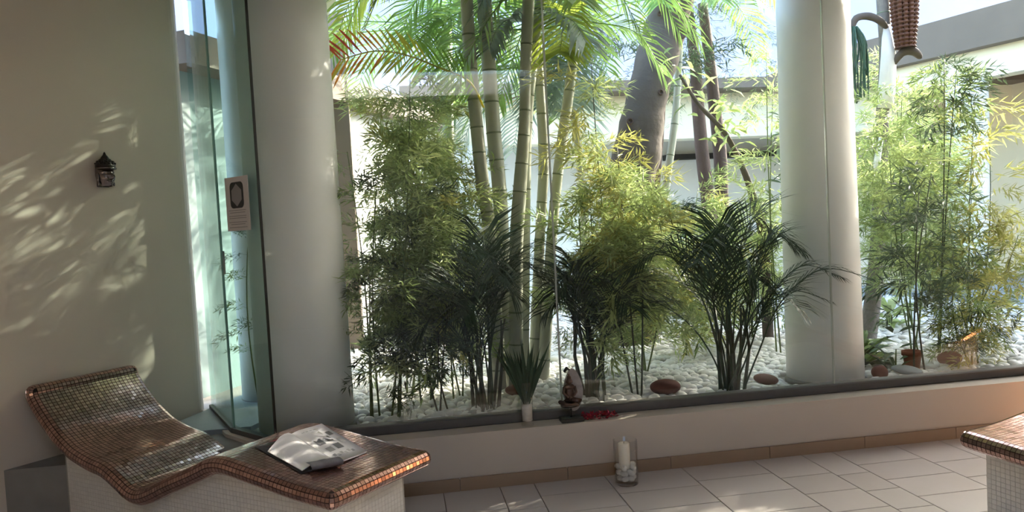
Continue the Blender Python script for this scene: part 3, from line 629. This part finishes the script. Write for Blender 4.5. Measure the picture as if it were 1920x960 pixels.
for k in range(30):
    a = R.uniform(0, 6.28); r = .085*math.sqrt(R.random()); e = wv(3.83+r*1.4*math.cos(a), 5.8+r*math.sin(a), 2.38+R.uniform(-.05, .22)); b_ = wv(3.83+r*.4*math.cos(a), 5.8+r*.4*math.sin(a), 2.97)
    md = b_.lerp(e, .35)+Vector((math.cos(a)*.05, math.sin(a)*.03, .02)); pts = spline([tuple(b_), tuple(md), tuple(b_.lerp(e, .7)+Vector((math.cos(a)*.03, 0, 0))), tuple(e)], 4)
    MB().tube(pts, [.006+.0025*(i % 2) for i in range(len(pts))], 5).build('fruit_strand', M['strand'], sk_)
sb = MB().tube(spline([tuple(wv(4.19, 5.86, 2.62)), tuple(wv(4.25, 5.78, 2.74)), tuple(wv(4.34, 5.75, 2.75)), tuple(wv(4.41, 5.75, 2.69))], 4), [.02, .024, .028, .031, .033, .034, .034, .036, .036, .034, .03, .024, .012], 10).build('fruit_stalk', M['bark'], wp)
for k in range(12):
    a = 6.28*k/12; r = .082
    pts = []
    for i in range(44):
        z = 3.5-.72*i/43; q_ = r*(.75+.35*math.sin(math.pi*min(1, i/40)))
        pts.append(wv(4.27+q_*math.cos(a), 5.75+q_*math.sin(a), z))
    MB().tube(pts, [.014+.013*(i % 2) for i in range(44)], 6, smooth=False).build('fruit_strand', M['dates'], sb)
for k in range(12): place_spray(wp, wv(4.17, 5.9, 3.95), 6.28*k/12, .3, 2.2, 'big', 'leafB')
# ground cover right
pot = thing('plant_pot', (3.50, 4.74, G+.02), 'small terracotta pot half sunk in the pebbles right of the column', 'pot')
MB().lathe([(.045, 0), (.06, .10), (.068, .10), (.068, .13), (.056, .13), (.05, .10)], n=20).build('pot_body', M['terra'], pot)
MB().lathe([(.05, .09), (.05, .105)], n=20).build('potting_soil', M['soil'], pot)
def low_plant(loc, label, n, h, keys, sc):
    t = thing('ground_plant', (loc[0], loc[1], G), label, 'plant', 'low plants on the pebbles')
    MB().tube([(0, 0, 0), (.01, 0, h*.6)], [.008, .004], 6).build('stem', M['culm'], t)
    for k in range(n):
        an = 6.28*k/n*2.4; d = Vector((math.cos(an), math.sin(an), 0)); rr = R.random()
        link('leaf', LM[R.choice(keys)], t, Matrix.Translation(d*.03+Vector((0, 0, h*rr))) @ Euler((0, -R.uniform(-.1, .9), an)).to_matrix().to_4x4() @ Matrix.Scale(sc*R.uniform(.7, 1.2), 4))
low_plant((3.25, 4.95), 'green rosette plant on the pebbles right of the column base', 36, .14, ['a', 'c'], 1.3)
low_plant((3.42, 5.2), 'light green low plant behind the terracotta pot', 30, .16, ['b', 'a'], 1.3)
low_plant((4.5, 6.4), 'light green low plant far back on the right pebbles', 30, .2, ['b'], 1.6)
low_plant((3.34, 4.70), 'broad dark leaves sprouting beside the terracotta pot', 12, .3, ['c'], 1.0)

# ------------------------------------------------------------------ mosaic loungers
RN = .040; WID = .655; PIT = .0228
PROF = [(RN+.012, .398), (.221, .409), (.41, .434), (.61, .461), (.693, .468), (.772, .457), (.83, .432), (.919, .394), (1.092, .325), (1.235, .262), (1.326, .236), (1.403, .246), (1.477, .283), (1.592, .335), (1.715, .357), (1.826, .385), (1.896, .412), (2.022, .487), (2.146, .592), (2.215, .668), (2.225, .70)]
def lounger_local():
    sp = spline(PROF, 12); acc = [0]
    for i in range(1, len(sp)): acc.append(acc[-1]+math.hypot(sp[i][0]-sp[i-1][0], sp[i][1]-sp[i-1][1]))
    N = round(acc[-1]/PIT); C = []
    j = 0
    for k in range(N+1):
        d = acc[-1]*k/N
        while j < len(acc)-2 and acc[j+1] < d: j += 1
        f = (d-acc[j])/(acc[j+1]-acc[j]); C.append(Vector((sp[j][0]+(sp[j+1][0]-sp[j][0])*f, sp[j][1]+(sp[j+1][1]-sp[j][1])*f)))
    T = []
    for k in range(N+1):
        t = (C[min(N, k+1)]-C[max(0, k-1)]).normalized(); T.append(t)
    # smooth normals
    NV = [Vector((-t.y, t.x)) for t in T]
    def P(k, w): # core point; far foot corner runs a little longer
        c = C[k]; sk = -.05*(w/WID)*max(0, 1-c.x/.6)
        return Vector((c.x+sk, w, c.y))
    n3 = lambda k: Vector((NV[k].x, 0, NV[k].y)); t3 = lambda k: Vector((T[k].x, 0, T[k].y)); Y = Vector((0, 1, 0))
    w0, w1 = RN, WID-RN; NW = round((w1-w0)/PIT); ws = [w0+(w1-w0)*i/NW for i in range(NW+1)]
    quads = []; NR = 6
    for k in range(N):
        for i in range(NW):
            quads.append([P(k, ws[i])+n3(k)*RN, P(k+1, ws[i])+n3(k+1)*RN, P(k+1, ws[i+1])+n3(k+1)*RN, P(k, ws[i+1])+n3(k)*RN])
        for sgn, wv_ in ((-1, w0), (1, w1)):
            for r in range(NR):
                a0, a1 = math.pi*r/NR, math.pi*(r+1)/NR
                f = lambda kk, a: P(kk, wv_)+n3(kk)*RN*math.cos(a)+Y*sgn*RN*math.sin(a)
                q = [f(k, a0), f(k, a1), f(k+1, a1), f(k+1, a0)]
                quads.append(q if sgn < 0 else q[::-1])
    for k, sgn in ((0, -1), (N, 1)):
        for i in range(NW):
            for r in range(NR):
                a0, a1 = math.pi*r/NR, math.pi*(r+1)/NR
                f = lambda w_, a: P(k, w_)+n3(k)*RN*math.cos(a)+t3(k)*sgn*RN*math.sin(a)
                q = [f(ws[i], a0), f(ws[i+1], a0), f(ws[i+1], a1), f(ws[i], a1)]
                quads.append(q if sgn > 0 else q[::-1])
        for ys, wv_ in ((-1, w0), (1, w1)):
            NC = 3
            for c in range(NC):
                for r in range(1, NR-1):
                    a0, a1 = math.pi*r/NR, math.pi*(r+1)/NR; b0, b1 = math.pi/2*c/NC, math.pi/2*(c+1)/NC
                    f = lambda b_, a: P(k, wv_)+n3(k)*RN*math.cos(a)+(t3(k)*sgn*math.cos(b_)+Y*ys*math.sin(b_))*RN*math.sin(a)
                    quads.append([f(b0, a0), f(b1, a0), f(b1, a1), f(b0, a1)])
    # orient every quad outwards from the core ribbon
    core = [(P(k, w0), P(k, w1)) for k in range(0, N+1, 2)]
    fr_ = []
    for q in quads:
        c = sum(q, Vector())/4; nrm = (q[2]-q[0]).cross(q[3]-q[1])
        if nrm.length < 1e-9: continue
        nrm.normalize()
        kk = min(range(len(core)), key=lambda z: (core[z][0].x-c.x)**2+(core[z][0].z-c.z)**2)
        cc = core[kk][0].copy(); cc.y = min(max(c.y, w0), w1)
        if nrm.dot(c-cc) < 0: nrm = -nrm; q = q[::-1]
        eu = ((q[1]+q[2])-(q[0]+q[3])); a = eu.length/2; eu.normalize(); ev = nrm.cross(eu).normalized(); b = abs(((q[2]+q[3])-(q[0]+q[1])).dot(ev))/2
        fr_.append((c, eu, ev, nrm, a, b))
    # grout body
    body = MB(); ring = []
    SEG = 8
    for k in range(-4, N+5):
        kk = min(max(k, 0), N); over = (0 if 0 <= k <= N else (-1 if k < 0 else 1)); ph = 0 if over == 0 else math.pi/2*abs(k-kk)/4
        cr = RN*math.cos(ph)-.0015; sh_ = t3(kk)*over*RN*math.sin(ph)*.985
        loop = []
        for sgn, wv_ in ((-1, w0), (1, w1)):
            for r in range(SEG+1):
                a = math.pi*r/SEG if sgn < 0 else math.pi*(1-r/SEG)
                loop.append(P(kk, wv_)+sh_+n3(kk)*cr*math.cos(a)+Y*sgn*cr*math.sin(a))
        ring.append(loop)
    L = len(ring[0])
    body.add([p for l in ring for p in l], [(i*L+j, (i+1)*L+j, (i+1)*L+(j+1) % L, i*L+(j+1) % L) for i in range(len(ring)-1) for j in range(L)]+[tuple(range(L)), tuple(range(len(ring)*L-1, (len(ring)-1)*L-1, -1))], True)
    return fr_, body, C
TF, TBODY, CORE = lounger_local()
UNIT = MB(); UNIT.add([(-.5, -.5, -1), (.5, -.5, -1), (.5, .5, -1), (-.5, .5, -1), (-.46, -.46, 1), (.46, -.46, 1), (.46, .46, 1), (-.46, .46, 1)], [(4, 5, 6, 7), (0, 1, 5, 4), (1, 2, 6, 5), (2, 3, 7, 6), (3, 0, 4, 7)])
UT = UNIT.mesh('mosaic_tile', M['bronze'])
body_me = TBODY.mesh('couch_slab', M['bgrout'])
# white plinth in local coordinates (x=s, y=w, z)
s0, s1, y0, y1 = .105, 2.03, .075, WID-.075
prof = [(c.x, c.y-RN*.55) for c in CORE if s0 <= c.x <= s1]
prof = [(s0, prof[0][1])]+prof+[(s1, prof[-1][1])]
pb = MB(); n = len(prof)
ptop = [(x, y0, z) for x, z in prof]; ptb = [(x, y1, z) for x, z in prof]; pbt = [(x, y0, 0) for x, z in prof]; pbb = [(x, y1, 0) for x, z in prof]
pb.add(ptop+ptb+pbt+pbb, [(2*n+i, 2*n+i+1, i+1, i) for i in range(n-1)]+[(n+i, n+i+1, 3*n+i+1, 3*n+i) for i in range(n-1)]+[(i, i+1, n+i+1, n+i) for i in range(n-1)]+[(0, n, 3*n, 2*n), (n-1, 3*n-1, 4*n-1, 2*n-1)])
plinth_me = pb.mesh('plinth', M['wgrout'])
wt = MB(); ps = .0225
def zat(s):
    for i in range(n-1):
        if prof[i][0] <= s <= prof[i+1][0] and prof[i+1][0] > prof[i][0]:
            return prof[i][1]+(prof[i+1][1]-prof[i][1])*(s-prof[i][0])/(prof[i+1][0]-prof[i][0])
    return prof[-1][1]
k = 0; nx = int((s1-s0)/ps)
for i in range(nx):
    for j in range(int(max(zat(s0+i*ps), zat(s0+(i+1)*ps))/ps)+1):
        for yy, sg in ((y0, -1), (y1, 1)):
            wt.box((s0+(i+.5)*ps, yy+sg*.0006, (j+.5)*ps), (ps-.0016, .003, ps-.0016))
for i in range(int((y1-y0)/ps)):
    for j in range(int(prof[1][1]/ps)+1): wt.box((s0-.0006, y0+(i+.5)*ps, (j+.5)*ps), (.003, ps-.0016, ps-.0016))
    for j in range(int(prof[-1][1]/ps)+1): wt.box((s1+.0006, y0+(i+.5)*ps, (j+.5)*ps), (.003, ps-.0016, ps-.0016))
wt_me = wt.mesh('plinth_tiles', M['wmosaic'])
def lounger(loc, ldir, label, infront):
    """local x runs along ldir (foot to head), local y to the right of it"""
    l = Vector((math.cos(ldir), math.sin(ldir), 0)); wv_ = Vector((l.y, -l.x, 0))
    t = thing('heated_lounger', (loc[0], loc[1], 0), label, 'lounger', 'mosaic heated loungers')
    mx = Matrix((l, wv_, Vector((0, 0, 1)))).transposed().to_4x4()
    slab = link('couch_slab', body_me, t, mx)
    pl_ = link('plinth', plinth_me, t, mx); tag(link('plinth_tiles', wt_me, pl_), kind='stuff')
    O = Vector((loc[0], loc[1], 0)); cp_ = Vector((0, 0, CAM_H)); sc = []
    for idx, (c, eu, ev, nn_, a, b) in enumerate(TF):
        wc = O+mx.to_3x3() @ c; wn_ = mx.to_3x3() @ nn_; v = cp_-wc
        sc.append(((wn_.dot(v.normalized())/v.length_squared if infront(wc) else -1), idx))
    sc.sort(reverse=True); top = {i for s_, i in sc[:300] if s_ > 0}
    rest_ = MB()
    for idx, (c, eu, ev, nn_, a, b) in enumerate(TF):
        jx, jy = R.gauss(0, .012), R.gauss(0, .012)
        e1 = (eu+nn_*jx).normalized(); e3 = (nn_-eu*jx-ev*jy).normalized(); e2 = e3.cross(e1)
        mm = Matrix((e1*(a-.0018), e2*(b-.0018), e3*.0016)).transposed().to_4x4(); mm.translation = c
        if idx in top: link('mosaic_tile', UT, slab, mm)
        else: rest_.add([mm @ Vector(v) for v in UNIT.v], UNIT.f)
    tag(rest_.build('mosaic_tiles', M['bronze'], slab), kind='stuff')
    return t, mx
def inframe(p):
    d = p-Vector((0, 0, CAM_H)); z = d.dot(fw); x = d.dot(r2)/z*1400+960; y = 480-d.dot(u2)/z*1400
    return z > 0 and 0 < x < 1920 and 0 < y < 960
L1, LM1 = lounger((-.33, 3.055), rad(142), 'bronze mosaic heated lounger on a white plinth with a magazine on it', inframe)
L2, _ = lounger((2.455, 3.055), rad(11), 'bronze mosaic heated lounger cut off by the right edge of the frame', inframe)

# ------------------------------------------------------------------ magazine on the lounger foot
def top_z(s):
    b = min(CORE, key=lambda c: abs(c.x-s)); return b.y+RN
def lp(s, w_, dz=0): return LM1 @ Vector((s, w_, top_z(s)+dz))+Vector((-.33, 3.055, 0))
mo = lp(.43, .33)
mg = thing('magazine', tuple(mo), 'open magazine with curled pages lying on the lounger foot', 'magazine')
def sheet(name, c4, m, parent, rows, dz=0, th=.004):
    """c4 = (A,B,C,D) in (s,w); rows: lift profile across A->D direction"""
    b = MB(); n_ = len(rows)-1; vs = []
    for j, z in enumerate(rows):
        t = j/n_
        for i in range(7):
            u = i/6; s_ = (c4[0][0]*(1-u)+c4[1][0]*u)*(1-t)+(c4[3][0]*(1-u)+c4[2][0]*u)*t; w_ = (c4[0][1]*(1-u)+c4[1][1]*u)*(1-t)+(c4[3][1]*(1-u)+c4[2][1]*u)*t
            vs.append(lp(s_, w_, .003+dz+z)-mo)
    k_ = len(vs); vs += [v-Vector((0, 0, th)) for v in vs]
    fs = [(j*7+i, j*7+i+1, (j+1)*7+i+1, (j+1)*7+i) for j in range(n_) for i in range(6)]
    fs += [tuple(x_+k_ for x_ in f[::-1]) for f in fs]
    bd = list(range(7))+[r_*7+6 for r_ in range(1, n_+1)]+[n_*7+i for i in range(5, -1, -1)]+[r_*7 for r_ in range(n_-1, 0, -1)]
    fs += [(bd[i], bd[(i+1) % len(bd)], bd[(i+1) % len(bd)]+k_, bd[i]+k_) for i in range(len(bd))]
    b.add(vs, fs, True); return b.build(name, m, parent)
A_, B_, C_, D_ = (.64, .396), (.215, .255), (.213, .46), (.63, .60)
rp = sheet('right_page', (A_, B_, C_, D_), M['page'], mg, [.004, .010, .008, .005, .004], .006, .008)
cover = sheet('cover_sheet', ((.645, .40), (.25, .26), (.275, .10), (.66, .19)), M['darkphoto'], mg, [.003, .003, .002, .002], .001, .003)
rd = sheet('red_picture', ((.655, .37), (.555, .34), (.57, .21), (.655, .235)), M['redphoto'], cover, [0, 0, 0], .003, .0015)
lpg = sheet('left_page', ((.62, .39), (.225, .262), (.285, .115), (.56, .175)), M['page'], mg, [.012, .028, .036, .034, .026, .014, .004], .006, .003)
# curled-over page end at the near spine corner
cb = MB(); vs_ = []
for j in range(9):
    an = math.pi*1.15*j/8-.25
    for i in range(4):
        u = i/3; w_ = .13+.135*u; s_ = .27-.06*u+.0-.030*math.sin(an); vs_.append(lp(s_, w_, .022-.018*math.cos(an+.0)+.004)-mo)
cb.add(vs_, [(j*4+i, j*4+i+1, (j+1)*4+i+1, (j+1)*4+i) for j in range(8) for i in range(3)], True)
cb.build('curled_page', M['photo'], mg)
def patch(c, du, dv, m, nm):
    def bl(u, v):
        s_ = (A_[0]*(1-u)+B_[0]*u)*(1-v)+(D_[0]*(1-u)+C_[0]*u)*v; w_ = (A_[1]*(1-u)+B_[1]*u)*(1-v)+(D_[1]*(1-u)+C_[1]*u)*v; return s_, w_
    b = MB(); P_ = []
    for (uu, vv) in ((-1, -1), (1, -1), (1, 1), (-1, 1)):
        u, v = c[0]+uu*du/2, c[1]+vv*dv/2; z = [.004, .010, .008, .005, .004]; x_ = v*4; i = min(3, int(x_)); zz = z[i]*(1-x_+i)+z[i+1]*(x_-i)
        P_.append(lp(*bl(u, v), .003+.006+zz+.0008)-mo)
    b.add(P_, [(0, 1, 2, 3)]); b.build(nm, m, rp)
for (u, v, du, dv, mm) in ((.22, .25, .15, .18, 'photo'), (.22, .55, .13, .2, 'print'), (.45, .3, .16, .2, 'photo'), (.42, .6, .15, .18, 'darkphoto'), (.68, .3, .12, .18, 'print'), (.66, .58, .14, .2, 'photo'), (.30, .82, .12, .14, 'photo'), (.55, .84, .14, .12, 'print')):
    patch((u, v), du, dv, M[mm], 'picture')
for k in range(5): patch((.1, .25+.12*k), .03, .08, M['print'], 'text_line')
for k in range(6): patch((.84+.02*(k % 2), .2+.11*k), .06, .08, M['print'], 'text_line')

# ------------------------------------------------------------------ notice on the side glass
a, j = Vector(A), Vector(J); gd = (j-a).normalized(); gn = Vector((gd.y, -gd.x)); gn = gn if gn.y < 0 else -gn
sg = a+gd*.226+gn*.009
no_ = thing('notice', (sg.x, sg.y, 1.535), 'grey paper notice with a black emblem stuck on the side glass', 'notice')
no_.rotation_euler.z = math.atan2(gn.y, gn.x)+rad(90)
MB().box((0, 0, .155), (.26, .002, .31)).build('sheet', M['paper'], no_)
em = MB(); pts = []
for cx, cz, s_ in ((.045, .255, 0), (-.045, .255, 90), (-.045, .165, 180), (.045, .165, 270)):
    for k in range(5):
        an = rad(s_+22.5*k); pts.append((cx+.03*math.cos(an), -.0015, cz-.005+.03*math.sin(an)))
n = len(pts); em.add(pts+[(x_, -.0025, z_) for x_, y_, z_ in pts], [tuple(range(2*n-1, n-1, -1))]+[(i, (i+1) % n, n+(i+1) % n, n+i) for i in range(n)])
emb = em.build('emblem', M['black'], no_)
hx = [(0, .066), (.03, .045), (.056, .028), (.056, -.028), (.03, -.045), (0, -.066), (-.03, -.045), (-.056, -.028), (-.056, .028), (-.03, .045)]
h = MB(); h.add([(x_, -.0032, .205+z_) for x_, z_ in hx], [tuple(range(len(hx)-1, -1, -1))]); h.build('emblem_shape', M['greyp2'], emb)
for k, (wd_, zz) in enumerate(((.19, .118), (.17, .105), (.19, .085), (.19, .073), (.2, .05), (.16, .038), (.2, .02))):
    MB().box((-.005, -.0016, zz), (wd_, .001, .004)).build('text_line', M['greyp2'], no_)

# ------------------------------------------------------------------ sill objects
v = thing('glass_vase', (.664, 4.222, SILL), 'clear glass vase on the window sill holding palm leaves', 'vase')
MB().lathe([(.034, 0), (.036, .01), (.034, .03), (.036, .14), (.043, .255), (.0415, .255), (.034, .14), (.031, .032), (.0, .026)], n=28).build('vase_body', M['vglass'], v)
MB().lathe([(.030, .03), (.032, .10), (.031, .12), (.02, .125)], n=18).build('vase_filling', M['water'], v)
for k in range(34):
    an = 6.28*k/34*5.1; d = Vector((math.cos(an)*.42*R.uniform(.2, 1.0)-.05, math.sin(an)*.12, 1)).normalized(); l = R.uniform(.28, .42)
    b = MB(); p0 = Vector((.012*math.cos(an), .012*math.sin(an), .11)); pm_ = p0+d*l*.55; e_ = p0+d*l+Vector((d.x*.06, 0, -.01)); s_ = d.cross(Vector((.1, 1, 0))).normalized()
    b.add([p0, pm_+s_*.011, pm_+Vector((0, .004, 0)), pm_-s_*.011, e_], [(0, 1, 2), (0, 2, 3), (1, 4, 2), (2, 4, 3)]); b.build('palm_leaf', M['frondD'], v)
st = thing('statuette', (.925, 4.225, SILL), 'small bronze seated figurine with stone halo on a black stand', 'figurine')
MB().box((0, 0, .0125), (.135, .075, .025), bev=.004).build('stand_base', M['ebony'], st)
MB().tube([(0, 0, .02), (0, 0, .075)], .005, 8).build('stand_rod', M['ebony'], st)
hb = MB(); hp = []
for k in range(24):
    an = 6.28*k/24; hp.append((.022+.058*math.cos(an)*(1-.25*max(0, math.sin(an))), .18+.125*math.sin(an)))
n = len(hp); hb.add([(x_, .012, z_) for x_, z_ in hp]+[(x_, .03, z_) for x_, z_ in hp], [tuple(range(n)), tuple(range(2*n-1, n-1, -1))]+[(i, n+i, n+(i+1) % n, (i+1) % n) for i in range(n)])
hb.build('halo', M['stonepl'], st)
fg = MB()
fg.ell((-.005, 0, .16), (.028, .02, .045), 12); fg.ell((-.005, -.004, .205), (.033, .018, .018), 12)
fg.ell((-.005, -.008, .238), (.018, .019, .023), 14); fg.ell((-.005, -.004, .258), (.014, .014, .013), 10); fg.ell((-.005, -.004, .273), (.006, .006, .011), 8)
fg.ell((-.005, -.027, .236), (.0035, .005, .006), 8)
for sx in (-1, 1):
    fg.tube([(-.005+sx*.030, -.004, .205), (-.005+sx*.038, -.012, .172), (-.005+sx*.014, -.032, .150)], [.0095, .0085, .006], 8)
    fg.tube([(-.005+sx*.012, 0, .125), (-.005+sx*.056, -.012, .118), (-.005+sx*.030, -.034, .108), (-.005-sx*.014, -.036, .106)], [.018, .017, .013, .008], 8)
    fg.ell((-.005+sx*.018, -.006, .234), (.003, .004, .011), 6)
fg.ell((-.005, -.034, .146), (.012, .008, .007), 8)
fig = fg.build('figure', M['statue'], st)
MB().ell((-.005, -.006, .098), (.060, .036, .016), 16).build('lotus_seat', M['silver'], st)
MB().tube([(-.028, .012, .29), (-.012, .01, .312), (.004, .01, .30)], [.008, .012, .006], 8).build('halo_tip', M['ebony'], st)
fl_ = thing('dried_petals', (1.095, 4.225, SILL), 'sprig of crimson dried flowers lying on the sill beside the figurine', 'flowers')
for k in range(4):
    y_ = R.uniform(-.02, .02); MB().tube([(-.1+.02*k, y_, .006), (0, y_*.5, .014), (.10-.015*k, y_+.005, .008)], .0022, 5).build('stem', M['culmd'], fl_)
pt_ = MB()
for k in range(150):
    x_ = R.uniform(-.105, .10); pt_.leaf((x_, R.gauss(0, .016), R.uniform(.002, .034)*(1-abs(x_)*4)+.004), Vector((R.uniform(-1, 1), R.uniform(-1, 1), R.uniform(-.3, 1))), .026, .014, Vector((R.uniform(-1, 1), R.uniform(-1, 1), 1)))
tag(pt_.build('petals', M['petal'], fl_), kind='stuff')

# ------------------------------------------------------------------ candle jar on floor
cj = thing('candle_jar', (1.174, 4.0, .004), 'clear glass cylinder on the floor holding pebbles and a white candle', 'candle holder')
MB().lathe([(.062, 0), (.066, .006), (.066, .248), (.064, .25), (.062, .248), (.062, .012), (.0, .012)], n=36).build('glass_cylinder', M['vglass'], cj)
MB().lathe([(.031, .09), (.032, .095), (.032, .226), (.029, .231), (.012, .227)], (-.008, 0, 0), n=24).build('candle', M['candle'], cj)
MB().tube([(-.008, 0, .225), (-.007, 0, .238)], .0015, 5).build('wick', M['wick'], cj)
pk = 0
for zz, nr, rr in ((.035, 6, .034), (.068, 6, .038), (.098, 5, .044)):
    for k in range(nr):
        an = 6.28*k/nr+zz*30; o = link('stone', pm[pk % 7], cj, Matrix.Translation((rr*math.cos(an), rr*math.sin(an), zz)) @ Euler((R.uniform(-.6, .6), R.uniform(-.6, .6), R.uniform(0, 6))).to_matrix().to_4x4() @ Matrix.Diagonal((.024, .018, .017, 1))); pk += 1

# ------------------------------------------------------------------ wall mask
hl = Vector((-1.777, 4.89))
mk = thing('head_mask', (hl.x, hl.y, 1.845), 'small dark bronze head with a pointed topknot hanging on the left wall', 'wall sculpture')
mk.rotation_euler.z = math.atan2(wn.y, wn.x)+rad(102)          # local -Y points out of the wall
f = MB(); SEG, RG = 28, 22; vs_ = []
def gauss(x_, z_, cx, cz, sx, sz): return math.exp(-((x_-cx)/sx)**2-((z_-cz)/sz)**2)
for i in range(RG+1):
    z_ = .004+.125*i/RG; tz = (z_-.004)/.125
    wx = .050*(.60+.50*math.sin(math.pi*min(1, .14+.58*tz)))
    for k in range(SEG+1):
        an = math.pi*k/SEG; x_ = -math.cos(an)*wx; y_ = -math.sin(an)**.8*.062*(.85+.2*math.sin(math.pi*tz))
        b_ = .022*gauss(x_, z_, 0, .058, .010, .020)+.010*gauss(x_, z_, 0, .026, .017, .006)+.010*gauss(x_, z_, 0, .010, .018, .010)+.006*gauss(x_, z_, .022, .088, .02, .006)+.006*gauss(x_, z_, -.022, .088, .02, .006)
        b_ += .007*gauss(x_, z_, .021, .073, .012, .006)+.007*gauss(x_, z_, -.021, .073, .012, .006)-.008*gauss(x_, z_, .021, .081, .013, .004)-.008*gauss(x_, z_, -.021, .081, .013, .004)-.005*gauss(x_, z_, 0, .037, .015, .005)+.006*gauss(x_, z_, .028, .048, .016, .018)+.006*gauss(x_, z_, -.028, .048, .016, .018)
        vs_.append((x_, y_-1.5*b_-.01, z_))
f.add(vs_, [(i*(SEG+1)+k, i*(SEG+1)+k+1, (i+1)*(SEG+1)+k+1, (i+1)*(SEG+1)+k) for i in range(RG) for k in range(SEG)], True)
f.build('face', M['silver'], mk)
bk = MB().box((0, -.008, .066), (.080, .014, .13), bev=.003).build('back_plate', M['darkbr'], mk)
for sx in (-1, 1):
    e_ = MB(); e_.ell((sx*.054, -.03, .055), (.007, .012, .033), 10); e_.ell((sx*.055, -.034, .02), (.006, .007, .014), 8); e_.build('ear', M['silver'], mk)
hr = MB(); hr.ell((0, -.036, .126), (.060, .052, .040), 18)
MB().tube([Vector((math.cos(math.pi*k/12+math.pi)*.0605, -.028+math.sin(math.pi*k/12+math.pi)*.062, .112)) for k in range(13)], .006, 8).build('hair_band', M['silver'], mk)
for i in range(4):
    th = rad(22+19*i)
    for k in range(14):
        an = 6.28*k/14+i*.2; p = Vector((.060*math.sin(rad(90)-th+rad(0))*math.cos(an), -.036+.052*math.cos(th)*math.sin(an), .126+.040*math.sin(th)))
        if p.y < -.006: hr.ell(p, (.0085, .0085, .007), 6)
hr.build('hair', M['darkbr'], mk)
tk_ = MB(); tk_.lathe([(.030, 0), (.031, .012), (.024, .022), (.022, .026), (.016, .036), (.010, .042), (.006, .054), (.001, .062)], (0, -.036, .152), 14)
for k in range(10): tk_.ell((.028*math.cos(6.28*k/10), -.036+.028*math.sin(6.28*k/10), .164), (.007, .007, .006), 6)
tk_.build('topknot', M['darkbr'], mk)

# ------------------------------------------------------------------ warm lantern beyond the right edge of the view
la = thing('floor_lantern', (4.75, 3.75, 0), 'small warm floor lantern standing right of the second lounger', 'lantern')
MB().box((0, 0, .012), (.16, .16, .024), bev=.004).build('lantern_base', M['ebony'], la)
MB().lathe([(.05, .03), (.058, .06), (.055, .22), (.04, .26)], n=20).build('lantern_shade', M['lamp'], la)
for sx in (-1, 1):
    for sy in (-1, 1): MB().box((sx*.07, sy*.07, .15), (.012, .012, .26)).build('post', M['ebony'], la)
MB().box((0, 0, .29), (.17, .17, .02), bev=.004).build('lantern_top', M['ebony'], la)
ll_ = bpy.data.lights.new('lantern_light', 'POINT'); ll_.energy = 5.5; ll_.color = (1, .55, .25); ll_.shadow_soft_size = .06
lo_ = bpy.data.objects.new('lantern_light', ll_); COL.objects.link(lo_); lo_.parent = la; lo_.location = (-.13, 0, .16)
